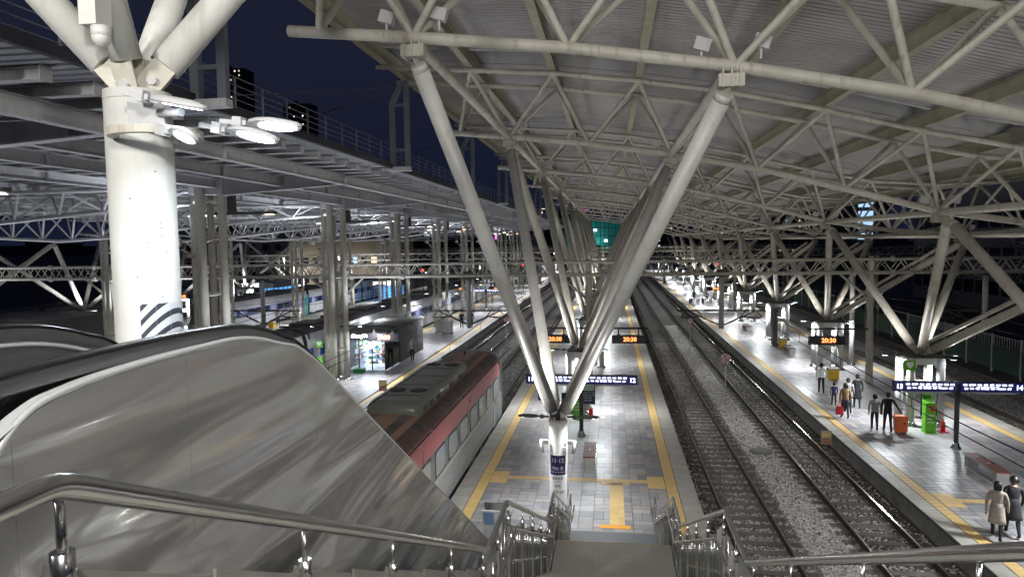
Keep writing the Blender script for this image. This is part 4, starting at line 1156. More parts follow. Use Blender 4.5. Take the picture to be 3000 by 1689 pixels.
# roof unit
def rbox(m, x0, x1, y0, y1, z0, z1, c=0.22):
    n = 5; pts = []
    sec = []
    for k in range(n): a = math.pi/2*k/(n-1); sec.append((c*(1-math.sin(a)), z1-c+c*math.sin(a)*1.0 if False else z0+(z1-z0)*math.sin(a)))
    rings = []
    for (ins, z) in [(0, z0)]+[(c*(1-math.cos(math.pi/2*k/4)), z0+(z1-z0)*(0.35+0.65*math.sin(math.pi/2*k/4))) for k in range(5)]:
        r_ = []
        xa, xb, ya, yb = x0+ins, x1-ins, y0+ins*1.3, y1-ins*1.3; q = 0.25
        for (cx, cy, a0) in ((xb-q, yb-q, 0), (xa+q, yb-q, 90), (xa+q, ya+q, 180), (xb-q, ya+q, 270)):
            for s in range(5): a = math.radians(a0+s*22.5); r_.append((cx+q*math.cos(a), cy+q*math.sin(a), z))
        rings.append(r_)
    b = len(m.v); nn = 20
    for r_ in rings: m.v += r_
    for j in range(len(rings)-1):
        for i in range(nn): m.face([b+j*nn+i, b+j*nn+(i+1) % nn, b+(j+1)*nn+(i+1) % nn, b+(j+1)*nn+i], True)
    m.face([b+(len(rings)-1)*nn+i for i in range(nn)])
    return m
m = rbox(MB(), -7.78, -6.0, 20.6, 28.3, 2.98, 3.5); un = m.build('roof_unit', 'hvac', tr)
for (yy) in (22.4, 27.3):
    for xx in (-7.25, -6.5):
        m = MB(); m.lathe((xx, yy, 3.5), [(0.30, 0), (0.30, 0.02), (0.22, 0.02)], 16); m.build('fan_opening', 'black', un)
for yy in (21.6, 23.3, 24.9, 26.4):
    m = MB(); m.box(-7.5, yy-0.02, 3.501, -6.25, yy+0.02, 3.512); m.build('panel_seam', 'train_dark', un)
for yy in (21.4, 22.2, 23.1, 25.0, 26.6):
    m = MB(); 
    for k in range(5): m.box(-6.03, yy-0.25, 3.02+k*0.045, -5.985, yy+0.25, 3.04+k*0.045)
    m.build('side_grille', 'train_dark', un)
for (x, y) in ((-7.6, 30.6), (-6.6, 30.8)):
    m = MB(); m.box(x-0.2, y-0.2, 3.06, x+0.2, y+0.2, 3.14); m.box(x-0.03, y-0.12, 3.14, x+0.03, y+0.12, 3.3); m.cyl((x-0.18, y, 3.14), (x-0.12, y, 3.24), 0.02, 6); m.cyl((x+0.18, y, 3.14), (x+0.12, y, 3.24), 0.02, 6); m.build('antenna', 'train_grey', tr)
m = MB(); m.cyl((-7.0, 32.2, 3.08), (-7.0, 32.2, 3.3), 0.09, 8, r2=0.02); m.build('horn', 'train_dark', tr)
m = MB(); m.tube([(-6.9+x*0.97, 33.25, z+0.02) for x, z in full[4:-4]], 0.05, 6); m.build('roof_end_band', 'train_grey', tr)
text('emblem', '::Γ', 0.3, (-5.39, 25.6, 2.45), (math.pi/2, 0, math.pi/2), 'train_dark', tr)

# ================================================================== OTHER TRAINS
def ktx(xc, y0, ncar, label, teal_at=None, roof='train_dark', body='train_white', band='train_blue', lit=False, lcar=18.7, winm='window_dark'):
    t = thing('passenger_train', label, 'train', (xc, y0, -0.5))
    P = [(1.42, -0.42), (1.46, 0.1), (1.48, 0.75), (1.48, 1.28), (1.47, 1.95), (1.42, 2.45), (1.30, 2.85), (1.12, 3.05), (0.6, 3.18), (0, 3.2)]
    M_ = [ 'train_dark', body, body, band, body, body, roof, roof, roof]
    fl = P+[(-x, z) for x, z in P[:-1][::-1]]; f2 = M_+M_[::-1]; mm = sorted(set(f2)); ii = [mm.index(k) for k in f2]
    for c in range(ncar):
        a = y0+c*lcar; b_ = a+lcar-0.5
        rg = lambda y, s=1: [(xc+x*s, y, z) for x, z in fl]
        m = loft([rg(a, .97), rg(a+0.15), rg(b_-0.15), rg(b_, .97)], ii)
        n_ = len(fl); bb = len(m.v)-n_; m.cur = mm.index(roof); m.face([bb+i for i in range(n_)]); m.face([bb-2*n_-n_+n_-1-i for i in range(n_)])
        co = m.build('coach', mm, t)
        for k in range(9):
            ya = a+2.4+k*1.6
            m = MB(); m.prism([(ya, 1.33), (ya+1.15, 1.33), (ya+1.15, 1.9), (ya, 1.9)], 'x', xc+1.474, xc+1.492); m.build('window', winm if (k*7+c) % 4 else 'window_lit', co)
        m = MB(); m.prism([(a+0.7, 0), (a+1.6, 0), (a+1.6, 2.1), (a+0.7, 2.1)], 'x', xc+1.476, xc+1.488); m.build('door', body, co)
        m = MB(); m.box(xc-1.2, b_, -0.2, xc+1.2, b_+0.5, 2.8); m.build('gangway', 'black', co)
        m = MB()
        for q in range(3): m.box(xc-0.8, a+2+q*5, 3.16, xc+0.8, a+4.6+q*5, 3.3)
        m.build('roof_gear', roof, co, 'stuff')
        if c < ncar-1:
            m = MB(); m.tube([(xc+0.9, b_-0.1, 3.15), (xc+1.2, b_+0.25, 2.9), (xc+1.35, b_+0.25, 1.5), (xc+1.2, b_+0.2, -0.1)], 0.05, 6); m.build('coupling_cable', 'black', co)
    if teal_at is not None:
        for ya in teal_at: m = MB(); m.prism([(ya, -0.1), (ya+0.7, -0.1), (ya+1.0, 2.3), (ya+0.3, 2.3)], 'x', xc+1.478, xc+1.5); m.build('teal_stripe', 'train_teal', t)
    return t
ktx(-20.4, 22, 5, 'long white train with blue window band and dark roof, nearest left of the kiosk platform')
tb = ktx(-38.9, 62.5, 3, 'white and blue train with teal stripes stopped by the second platform', teal_at=(62.6, 79.9))
m = MB(); m.prism([(60.2, -0.4), (62.4, -0.4), (62.4, 2.4), (61.2, 1.9), (60.2, 1.0)], 'x', -40.2, -37.6); m.build('nose', 'train_dark', tb)
ktx(-53.5, 38, 4, 'dark coaches with cream panels far on the left', body='train_dark', band='train_cream', roof='train_dark')
ktx(-24.6, 95, 4, 'pale train far behind the blue and white one')

# ================================================================== SIGNS AND FURNITURE
DEST1 = '대전 · 동대구 · 부산 · 포항 · 진주 · 마산 · 창원 · 동해'
DEST2 = '천안 · 구미 · 익산 · 광주송정 · 목포 · 여수EXPO · 전주'
def board_sign(px, py, numl, numr, label):
    t = thing('platform_board', label, 'sign', (px, py, 0), 'blue departure boards on dark posts')
    m = MB(); m.cyl((px, py, 0.1), (px, py, 2.62), 0.09, 18); m.build('post', 'steel_dark', t)
    m = MB(); m.lathe((px, py, 0), [(0.2, 0), (0.2, 0.05), (0.13, 0.1), (0.12, 0.2), (0.09, 0.24)], 18); m.build('post_foot', 'chrome', t)
    for s in (-1, 1):
        x0, x1 = (px-2.42, px-0.06) if s < 0 else (px+0.06, px+2.42)
        m = MB(); m.box(x0, py-0.09, 2.30, x1, py+0.09, 2.70); cs = m.build('sign_case', 'dark_panel', t)
        m = MB(); m.box(x0+0.015, py-0.096, 2.315, x1-0.015, py-0.091, 2.675); m.build('sign_face', 'navy', cs)
        m = MB(); m.prism([(x0+0.3, 2.30), (x1-0.1, 2.30), (x1-0.4, 2.22), (x0+0.6, 2.22)], 'y', py-0.06, py+0.06); m.build('sign_tray', 'steel_grey', cs)
        cx = (x0+x1)/2-0.18*s
        text('destinations', DEST1, 0.092, (cx, py-0.099, 2.585), FRONT, 'light_text', t, bold=0.002, sx=0.92)
        text('destinations', DEST2, 0.092, (cx, py-0.099, 2.44), FRONT, 'light_text', t, bold=0.002, sx=0.84)
        text('destinations', 'Daejeon  Dongdaegu  Busan  Pohang  Jinju  Masan', 0.04, (cx, py-0.099, 2.515), FRONT, 'light_text', t)
        text('platform_number', numl if s < 0 else numr, 0.27, ((x0+0.22) if s < 0 else (x1-0.22), py-0.099, 2.495), FRONT, 'light_text', t, bold=0.006)
board_sign(-1.28, 29.6, '11', '12', 'blue lit board numbered 11 and 12 behind the nearest V of legs')
board_sign(13.68, 29.17, '13', '14', 'blue lit board numbered 13 and 14 on the right platform')
board_sign(-15.4, 84, '9', '10', 'small distant blue board numbered 9 and 10 on the kiosk platform')

def clock(xc, y, zt, body, label, bar=None, w=2.0):
    t = thing('clock_board', label, 'clock', (xc, y, zt), 'dark clock boards with red digits')
    m = MB(); m.box(xc-w/2, y-0.14, zt-0.5, xc+w/2, y+0.14, zt); m.build('case', 'dark_panel', t)
    for s in (-0.6, 0.6):
        m = MB(); m.box(xc+s-0.035, y-0.04, zt, xc+s+0.035, y+0.04, zt+0.40); m.box(xc+s-0.09, y-0.06, zt, xc+s+0.09, y+0.06, zt+0.05); m.build('hanger', 'steel_dark', t)
    if bar:
        m = MB(); m.cyl((bar[0], y, zt+0.42), (bar[1], y, zt+0.42), 0.055, 10); m.build('hanger_bar', 'steel_dark', t)
    text('digits', body, 0.36, (xc+0.08, y-0.146, zt-0.25), FRONT, 'clock_text', t, bold=0.008)
    return t
clock(1.08, 41.9, 2.76, '20:30', 'clock board showing 20:30 on the right of the 11·12 gantry post', (-1.2, 2.25))
clock(-3.45, 41.9, 2.76, '20:30', 'clock board showing 20:30 half hidden by the dark leg of the V', (-4.7, -1.4))
clock(-14.1, 41.0, 2.93, '20:30', 'clock board showing 20:30 in front of the kiosk', (-16.9, -13.2))
clock(-20.0, 41.0, 2.89, '20:30', 'clock board showing 20:30 over the blue and white train', (-21.0, -17.8))
clock(12.5, 41.9, 2.76, '20:30', 'clock board showing 20:30 in front of the second pedestal on platform 13·14', (11.4, 14.9))
clock(12.6, 85.5, 2.76, '20:30', 'far clock board showing 20:30 halfway down platform 13·14', (11.4, 14.9))
clock(-14.3, 85.5, 2.9, '20:30', 'far clock board showing 20:30 on the kiosk platform', (-17, -13.2))
clock(-19.2, 85.5, 2.9, '20:30', 'far clock board showing 20:30 left of the kiosk platform posts', (-20, -17))
clock(-34.5, 85.5, 2.9, '20:30', 'far clock board showing 20:30 above the narrow platform', None)
clock(-44.5, 66, 3.6, '20:30', 'far clock board showing 20:30 above the teal nosed train platform', None)

# lettering on the nearest column
sg = thing('column_sign', 'purple and white sign wrapped on the nearest round column, reading 11·12', 'sign', (-1.6, 20.5, 1.2))
def wrap(m, a0, a1, z0, z1, r):
    n = 10; b = len(m.v)
    for q in range(n+1):
        a = a0+(a1-a0)*q/n
        for z in (z0, z1): m.v.append((-1.6+r*math.cos(a), 20.5+r*math.sin(a), z))
    for q in range(n): m.face([b+2*q, b+2*q+2, b+2*q+3, b+2*q+1], True)
ac = -math.pi/2-0.02
m = MB(); wrap(m, ac-0.92, ac+0.92, 1.46, 2.06, 0.279); m.build('number_panel', 'purple', sg)
m = MB(); wrap(m, ac-1.25, ac+1.25, 0.35, 1.455, 0.278); m.build('white_panel', 'white_print', sg)
def ctext(body, size, z, mtl, bold=0.0, dx=0.0):
    o = text('lettering', body, size, (0, 0, 0), (0, 0, 0), mtl, None, ext=0.001, bold=bold)
    for v in o.data.vertices:
        x, yy, e = v.co; a = ac+(x+dx)/0.283; rr = 0.2825+e
        v.co = (-1.6+rr*math.cos(a), 20.5+rr*math.sin(a), z+yy)
    o.parent = sg; o.location = -org(sg)
    return o
ctext('11·12', 0.185, 1.90, 'white_print', 0.003); ctext('타는 곳', 0.12, 1.66, 'white_print', 0.002); ctext('Platforms  승강场'.replace('승강场', '乘车站台'), 0.048, 1.55, 'white_print')
ctext('호차번호', 0.095, 1.35, 'dark_print', 0.002); ctext('Car number', 0.04, 1.26, 'dark_print'); ctext('KTX', 0.09, 1.12, 'dark_print', 0.003)
ctext('↑', 0.16, 0.93, 'dark_print', 0.001, -0.11); ctext('⑱ 호차', 0.09, 0.93, 'dark_print', 0.001, 0.07)
# loudspeakers on the column and horn speakers in the fork
for s in (-1, 1):
    t = thing('column_speaker', ('left' if s < 0 else 'right')+' half round grey loudspeaker on the nearest column', 'loudspeaker', (-1.6+s*0.42, 20.4, 2.3), 'loudspeakers on the nearest column')
    m = MB(); x = -1.6+s*0.44; b = len(m.v)
    pr_ = [(math.cos(math.radians(a))*0.09*s, math.sin(math.radians(a))*0.10) for a in range(-90, 91, 22)]
    for z, k in ((2.12, -0.03), (2.48, 0.03)):
        for (u, v) in pr_: m.v.append((x+u+k*s, 20.35+v, z))
    n = len(pr_)
    for i in range(n-1): m.face([b+i, b+i+1, b+n+i+1, b+n+i], True)
    m.face([b+i for i in range(n)][::-1]); m.face([b+n+i for i in range(n)]); m.face([b, b+n, b+2*n-1, b+n-1]); m.build('cabinet', 'steel_grey', t)
    m = MB(); m.box(x-s*0.14, 20.3, 2.38, x-s*0.02, 20.42, 2.5); m.build('mount', 'steel_cream', t)
t = thing('sensor_box', 'small white sensor box on the right of the nearest column', 'box', (-1.35, 20.2, 2.2))
m = MB(); m.box(-1.44, 20.12, 2.12, -1.33, 20.24, 2.34); m.ball((-1.385, 20.11, 2.27), 0.035, 8); m.build('case', 'steel_white', t)
for k, (x, z) in enumerate(((-1.98, 3.95), (-1.28, 3.95), (-1.64, 3.45))):
    t = thing('horn_speaker', ('upper left', 'upper right', 'lower middle')[k]+' dark horn speaker in the fork of the nearest column', 'loudspeaker', (x, 20, z), 'horn speakers in the fork of the nearest column')
    m = MB(); b = len(m.v)
    for (yy, h) in ((20.15, 0.05), (19.85, 0.15)):
        for (u, v) in ((-h, -h*.8), (h, -h*.8), (h, h*.8), (-h, h*.8)): m.v.append((x+u, yy, z+v))
    for q in ((0, 1, 5, 4), (1, 2, 6, 5), (2, 3, 7, 6), (3, 0, 4, 7), (3, 2, 1, 0)): m.face([b+i for i in q])
    m.build('horn', 'steel_dark', t)
    m = MB(); m.cyl((x, 20.15, z), (x, 20.3, z), 0.05, 8); m.ball((x, 19.9, z), 0.03, 8); m.build('driver', 'steel_grey', t)

def bench(cx, cy, rz, label, L_=1.9):
    t = thing('bench', label, 'bench', (cx, cy, 0), 'backless wooden benches on the platforms')
    t.rotation_euler.z = rz; off = Vector((cx, cy, 0))
    m = MB(); m.box(cx-0.24, cy-L_/2, 0.41, cx+0.24, cy+L_/2, 0.46); m.build('seat', 'wood', t)
    m = MB(); m.box(cx-0.25, cy-L_/2-0.01, 0.40, cx-0.24, cy+L_/2+0.01, 0.465); m.box(cx+0.24, cy-L_/2-0.01, 0.40, cx+0.25, cy+L_/2+0.01, 0.465); m.build('edge_strip', 'chrome', t)
    for yy in (-0.3, 0.3):
        m = MB(); m.tube([(cx-0.13, cy+yy, 0.46), (cx-0.13, cy+yy, 0.52), (cx+0.13, cy+yy, 0.52), (cx+0.13, cy+yy, 0.46)], 0.014, 6); m.build('armrest', 'chrome', t)
    for yy in (-L_/2+0.15, L_/2-0.15): m = MB(); m.box(cx-0.19, cy+yy-0.12, 0, cx+0.19, cy+yy+0.12, 0.41); m.build('leg', 'infill_steel', t)
bench(-0.8, 26.2, 0, 'wooden bench right of the nearest column on platform 11·12')
bench(13.2, 26.0, 0.0, 'wooden bench at the right edge of the view on platform 13·14', 2.2)
bench(13.2, 53, 0, 'far bench beside the pedestals of platform 13·14')
bench(12.6, 66, 0, 'small distant bench on platform 13·14')
def aed(x, y, label):
    t = thing('aed_cabinet', label, 'cabinet', (x, y, 0), 'green emergency cabinets')
    m = MB(); m.prism([(y-0.22, 0.03), (y+0.2, 0.03), (y+0.2, 1.38), (y-0.15, 1.32), (y-0.15, 0.1)], 'x', x-0.21, x+0.21); m.build('body', 'green_box', t)
    m = MB(); m.box(x-0.25, y-0.26, 0, x+0.25, y+0.24, 0.03); m.build('foot_plate', 'green_box', t)
    m = MB(); m.box(x-0.03, y-0.162, 0.95, x+0.15, y-0.15, 1.2); m.build('window', 'sign_red', t)
    for z in (0.75, 0.6, 0.45): m = MB(); m.box(x-0.14, y-0.158, z, x+0.14, y-0.15, z+0.035); m.build('stripe', 'white_print', t)
    text('lettering', 'AED', 0.09, (x+0.06, y-0.165, 1.08), FRONT, 'white_print', t)
    m = MB(); m.box(x-0.2, y+0.19, 1.42, x+0.14, y+0.22, 1.62); sgn = m.build('heart_sign', 'green_box', t)
aed(13.67, 31.5, 'bright green emergency cabinet by the nearest pedestal of platform 13·14')
aed(-1.56, 32.5, 'green emergency cabinet behind the 11·12 board post')
aed(-17.6, 39.2, 'green emergency cabinet left of the kiosk by the bundled column')
for x, y, z, lb in ((13.0, 31.9, 2.85, 'green heart sign on the nearest pedestal of platform 13·14'), (-18.0, 40.2, 2.35, 'green heart sign under the clock over the white train')):
    t = thing('heart_sign', lb, 'sign', (x, y, z), 'green heart signs')
    m = MB(); m.box(x-0.24, y-0.02, z-0.22, x+0.24, y+0.02, z+0.22); m.build('plate', 'green_box', t)
    text('heart', '♥', 0.28, (x, y-0.024, z), FRONT, 'white_print', t)
def ext(x, y, label):
    t = thing('fire_extinguisher', label, 'fire extinguisher', (x, y, 0), 'red fire extinguishers')
    m = MB(); m.lathe((x, y, 0.04), [(0.09, 0), (0.095, 0.05), (0.095, 0.36), (0.06, 0.44), (0.03, 0.47)], 14); m.build('cylinder', 'extinguisher', t)
    m = MB(); m.cyl((x, y, 0.5), (x, y, 0.56), 0.025, 8); m.box(x-0.02, y-0.1, 0.55, x+0.02, y+0.04, 0.58); m.build('valve', 'black', t)
    m = MB(); m.box(x-0.2, y-0.16, 0, x+0.2, y+0.16, 0.04); m.build('stand', 'sign_red', t)
ext(14.28, 31.6, 'red extinguisher right of the green cabinet on platform 13·14')
ext(-0.95, 32.6, 'red extinguisher beside the white tube on platform 11·12')
def info(x, y, label):
    t = thing('information_board', label, 'sign', (x, y, 0), 'information boards on the pedestals')
    m = MB(); m.box(x-0.34, y-0.03, 0.55, x+0.34, y+0.03, 2.0); m.build('panel', 'purple', t)
    m = MB(); m.box(x-0.29, y-0.036, 1.22, x+0.29, y-0.031, 1.95); m.build('white_field', 'white_print', t)
    text('arrow', '↷', 0.42, (x, y-0.04, 1.72), FRONT, 'dark_print', t)
    for k, s in enumerate(('KTX  ①-⑧ 호차', 'KTX  ⑨-⑱ 호차')): text('lettering', s, 0.065, (x, y-0.04, 1.42-k*0.1), FRONT, 'dark_print', t)
    for k, s in enumerate(('KTX산천 ①-⑧ 동쪽,', 'KTX산천 ⑪-⑱ 서쪽', '타시는 곳을', '확인하세요')): text('lettering', s, 0.075, (x, y-0.04, 1.10-k*0.12), FRONT, 'white_print', t)
info(13.95, 32.2, 'navy and white boarding guide on the nearest pedestal of platform 13·14')
info(-1.1, 33.2, 'navy and white boarding guide right of the 11·12 board post')
# round signs beside the tracks
def disc(x, y, z0, z, r, kind, label):
    t = thing('trackside_sign', label, 'sign', (x, y, z0), 'round trackside signs on thin poles')
    m = MB(); m.cyl((x, y, z0), (x, y, z), 0.03, 8); m.build('pole', 'steel_grey', t)
    m = MB(); m.cyl((x, y-0.05, z), (x, y-0.035, z), r, 28); d = m.build('disc', 'white_print', t)
    if kind == 'A':
        m = MB(); o = r*0.93; i = r*0.62; b = 0
        for q in (o, i):
            for (u, v) in ((0, q), (q, 0), (0, -q), (-q, 0)): m.v.append((x+u, y-0.056, z+v))
        for k in range(4): m.face([k, (k+1) % 4, 4+(k+1) % 4, 4+k])
        m.build('red_diamond', 'sign_red', d); text('letter', 'A', r*0.75, (x, y-0.058, z), FRONT, 'dark_print', t, bold=0.004)
    else:
        m = MB(); n = 28
        for q in (r, r*0.76):
            for k in range(n): a = 2*math.pi*k/n; m.v.append((x+q*math.cos(a), y-0.054, z+q*math.sin(a)))
        for k in range(n): m.face([k, (k+1) % n, n+(k+1) % n, n+k])
        m.build('red_ring', 'sign_red', d)
        m = MB(); m.beam((x-r*.4, y-0.056, z-r*.25), (x+r*.45, y-0.056, z+r*.2), 0.02, 0.04) if kind == 'X' else m.box(x-0.03, y-0.058, z-r*.45, x+0.03, y-0.054, z+r*.45); m.build('mark', 'dark_print', d)
disc(6.29, 38.7, -0.72, 1.93, 0.27, 'A', 'round sign with a red diamond and letter A between the right hand tracks')
disc(6.35, 56.3, -0.72, 2.0, 0.27, 'X', 'round red ringed sign further along between the right hand tracks')
disc(-8.75, 57, -0.72, 2.0, 0.27, 'I', 'round red ringed sign between the tracks beyond the red train')
disc(-8.9, 42.5, -0.72, 1.05, 0.27, 'A', 'round sign with a red diamond peeping over the red train roof')
# notices hanging from wires and trackside
for (x, y, z, lb) in ((9.3, 31.0, -0.2, 'tan notice plate on the wall of platform 13·14 by the track'), (-12.0, 34.6, 1.0, 'tan notice plate hanging from the wire right of the kiosk platform')):
    t = thing('notice_plate', lb, 'notice', (x, y, z), 'tan notice plates')
    m = MB(); m.box(x-0.22, y-0.02, z-0.3, x+0.22, y+0.0, z+0.3); m.build('plate', 'notice', t)
    m = MB(); m.box(x-0.2, y-0.026, z+0.02, x+0.2, y-0.021, z+0.2); m.build('yellow_field', 'goods_yellow', t)
    for k in range(3): m = MB(); m.box(x-0.2, y-0.026, z-0.24+k*0.08, x+0.2-k*.05, y-0.021, z-0.21+k*0.08); m.build('print_line', 'sign_red', t)
t = thing('track_cover', 'round concrete cover in the ballast between the right hand tracks', 'manhole cover', (6.4, 30.2, -0.72))
m = MB(); m.lathe((6.4, 30.2, -0.72), [(0.45, 0), (0.45, 0.10), (0.40, 0.12)], 24); m.build('cover', 'concrete', t)
# signpost and barrier at the stair foot, poster stand left
t = thing('poster_stand', 'white poster stand with a blue field left of the stair foot', 'poster stand', (-3.3, 18.9, 0))
m = MB(); m.prism([(18.55, 0.95), (18.60, 0.95), (19.0, 0.0), (18.9, 0.0)], 'x', -3.65, -3.05); m.build('board', 'white_print', t)
m = MB(); m.prism([(18.555, 0.90), (18.56, 0.90), (18.72, 0.48), (18.71, 0.48)], 'x', -3.6, -3.3); m.build('blue_field', 'goods_blue', t)
m = MB(); m.prism([(19.45, 0.0), (19.5, 0.0), (19.05, 1.0), (19.0, 1.0)], 'x', -3.65, -3.05); m.build('back_leg', 'chrome', t)

# kiosk --------------------------------------------------------------------
kk = thing('kiosk', 'dark convenience kiosk with a lit glass front reading StoryWay', 'kiosk', (-16.5, 44, 0))
x0, x1, y0, y1, zt = -17.85, -15.0, 44.0, 53.3, 2.65
m = MB(); m.box(x0, y1-0.1, 0, x1, y1, zt-0.1); m.box(x0, y0, 0, x0+0.1, y1-0.1, zt-0.1); m.box(x1-0.1, y0+3.2, 0, x1, y1-0.1, zt-0.1); m.build('wall', 'shop_wall', kk)
for k in range(12): m = MB(); m.box(x1, y0+3.3, 0.05+k*0.2, x1+0.015, y1-0.1, 0.19+k*0.2); m.build('cladding_plank', 'shop_wall', kk)
m = MB(); m.box(x0-0.1, y0-0.1, zt-0.1, x1+0.1, y1+0.1, zt); m.build('roof', 'shop_roof', kk)
m = MB(); m.box(x0, y0-0.06, 2.05, x1, y0+0.04, zt-0.1); m.build('sign_band', 'shop_wall', kk)
text('sign', ':StoryWay', 0.35, (-16.62, y0-0.09, 2.34), FRONT, 'shop_text', kk, bold=0.006, ext=0.02)
m = MB(); m.box(x0+0.1, y0+3.1, 0.02, x1-0.1, y0+3.18, 2.05); m.build('glowing_partition', 'shop_interior_glow', kk)  # partition is no lamp; it glows to make the shop look lit
m = MB(); m.box(x0+0.1, y0, 0, x1-0.1, y0+3.1, 0.02); m.build('shop_floor', 'tile_grey', kk)
for x in (x0+0.03, x0+0.98, x0+1.9, x1-0.04): m = MB(); m.box(x-0.03, y0-0.03, 0.0, x+0.03, y0+0.03, 2.05); m.build('door_frame', 'dark_panel', kk)
for x, w in ((x0+0.06, 0.89), (x0+1.01, 0.86), (x0+1.93, 0.85)): m = MB(); m.box(x, y0-0.006, 0.05, x+w, y0+0.0, 2.03); m.build('glass_pane', 'clear_glass', kk)
for y, w in ((y0+0.06, 1.5), (y0+1.6, 1.6)): m = MB(); m.box(x1-0.03, y, 0.05, x1-0.02, y+w, 2.03); m.build('glass_pane', 'clear_glass', kk)
for y in (y0+1.58, y0+3.2): m = MB(); m.box(x1-0.05, y-0.03, 0, x1, y+0.03, 2.05); m.build('side_frame', 'dark_panel', kk)
for z in (0.45, 0.8, 1.15, 1.5): m = MB(); m.box(x1-0.6, y0+1.7, z, x1-0.1, y0+3.0, z+0.03); m.build('shelf', 'white_print', kk)
RG = random.Random(9)
for (sx, sy) in ((x0+0.25, y0+1.1), (x0+1.3, y0+0.9), (x0+1.3, y0+2.2), (x0+0.25, y0+2.6), (x0+2.1, y0+1.3)):
    for z in (0.25, 0.6, 0.95, 1.3, 1.62):
        m = MB(); m.box(sx, sy, z, sx+0.7, sy+0.35, z+0.03); sh = m.build('shelf', 'white_print', kk)
        x = sx
        while x < sx+0.62:
            w = RG.uniform(0.06, 0.14); m = MB(); m.box(x, sy+0.02, z+0.031, x+w, sy+0.3, z+0.031+RG.uniform(0.1, 0.26)); m.build('goods', RG.choice(['goods_blue', 'goods_red', 'goods_yellow', 'white_print', 'green_crate', 'white_print']), sh); x += w+0.01
lamp(-16.4, y0+0.9, 1.98, 150, color=(0.85, 0.93, 1.0), size=0.9); lamp(-16.4, y0+2.3, 1.98, 130, color=(0.85, 0.93, 1.0), size=0.9)
for yy in (0.9, 2.3): m = MB(); m.box(-17.2, y0+yy-0.08, 2.0, -15.6, y0+yy+0.08, 2.03); m.build('ceiling_light', 'tube_light', kk)
t = thing('green_crate', 'green plastic crate on the floor in front of the kiosk door', 'crate', (-16.6, 43.3, 0))
m = MB(); m.box(-16.95, 43.0, 0, -16.25, 43.5, 0.2); m.build('box', 'green_crate', t); m = MB(); m.box(-16.98, 42.97, 0.2, -16.22, 43.53, 0.25); m.build('lid', 'green_crate', t)
m = MB(); m.box(-15.6, 47, 2.65, -15.2, 52, 2.75)
def lounge(x0, x1, y0, y1, zt, label, sgn='고객대기실'):
    t = thing('waiting_room', label, 'waiting room', ((x0+x1)/2, y0, 0), 'glass waiting rooms')
    m = MB(); m.box(x0, y0, zt-0.75, x1, y1, zt); m.build('fascia', 'lounge_wall', t)
    m = MB(); m.box(x0+0.2, y1-0.3, 0.1, x1-0.2, y1-0.2, zt-0.75); m.build('glowing_inner_wall', 'lounge_interior_glow', t)  # wall glows in place of a lit interior
    n = 6
    for k in range(n+1): x = x0+(x1-x0)*k/n; m = MB(); m.box(x-0.05, y0+0.02, 0, x+0.05, y0+0.1, zt-0.75); m.build('mullion', 'train_blue', t)
    for k in range(n): x = x0+(x1-x0)*k/n; m = MB(); m.box(x+0.05, y0+0.05, 0.05, x+(x1-x0)/n-0.05, y0+0.06, zt-0.78); m.build('glass_pane', 'clear_glass', t)
    for k in range(7): y = y0+0.1+(y1-y0-0.2)*k/6; m = MB(); m.box(x1-0.08, y-0.05, 0, x1, y+0.05, zt-0.75); m.build('mullion', 'train_blue', t)
    text('sign', sgn, 0.55, ((x0+x1)/2-0.3, y0-0.02, zt-0.37), FRONT, 'shop_text', t)
    lamp((x0+x1)/2, (y0+y1)/2, zt-0.9, 160, color=(0.35, 0.6, 1.0), size=1.5)
    m = MB(); m.box(x0+0.8, (y0+y1)/2-.2, 0.4, x1-0.8, (y0+y1)/2+.2, 0.5); m.box(x0+1, (y0+y1)/2-.1, 0, x0+1.1, (y0+y1)/2+.1, 0.4); m.box(x1-1.1, (y0+y1)/2-.1, 0, x1-1, (y0+y1)/2+.1, 0.4); m.build('seat_row', 'steel_grey', t)
lounge(-35.1, -31.0, 96.5, 101, 3.1, 'lit blue glass waiting room behind the blue and white train')
lounge(-49.6, -43.6, 84, 92, 3.7, 'left hand lit blue glass waiting room behind the teal nosed train')
t = thing('kiosk', 'dark kiosk with a small lit sign at the far left behind the escalator', 'kiosk', (-42, 46, 0))
m = MB(); m.box(-50, 46, 0, -41.9, 52, 3.1); m.build('body', 'shop_wall', t); m = MB(); m.box(-50.1, 45.9, 3.1, -41.8, 52.1, 3.2); m.build('roof', 'shop_roof', t)
text('sign', ':Story', 0.55, (-43.6, 45.96, 2.6), FRONT, 'shop_text', t, bold=0.01)
for k in range(4): m = MB(); m.box(-44.9+k*0.7, 45.95, 0.3, -44.35+k*0.7, 45.98, 2.0); m.build('window', 'window_lit', t)
# goods trolleys, boxes, yellow box
def trolley(x, y, label):
    t = thing('goods_trolley', label, 'trolley', (x, y, 0), 'grey goods trolleys')
    for (dx, dy) in ((-.4, -.3), (.4, -.3), (-.4, .3), (.4, .3)): m = MB(); m.cyl((x+dx, y+dy, 0.15), (x+dx, y+dy, 1.65), 0.025, 6); m.build('upright', 'steel_grey', t); m = MB(); m.cyl((x+dx-.02, y+dy, 0.07), (x+dx+.02, y+dy, 0.07), 0.07, 10); m.build('wheel', 'black', t)
    m = MB(); m.box(x-.42, y-.32, 0.14, x+.42, y+.32, 0.2); m.build('deck', 'steel_dark', t)
    for z in (0.6, 1.1, 1.6): m = MB(); m.box(x-.42, y-.32, z, x+.42, y-.29, z+0.04); m.build('bar', 'steel_grey', t)
    m = MB(); m.box(x-.35, y-.25, 0.21, x+.35, y+.28, 1.35); m.build('load', 'infill_steel', t)
trolley(-15.9, 62.5, 'grey goods trolley by the column right of the kiosk'); trolley(-15.0, 61.8, 'goods trolley with boxes just right of the first one')
trolley(-33.9, 70.0, 'goods trolley on the narrow platform in front of the teal striped train')
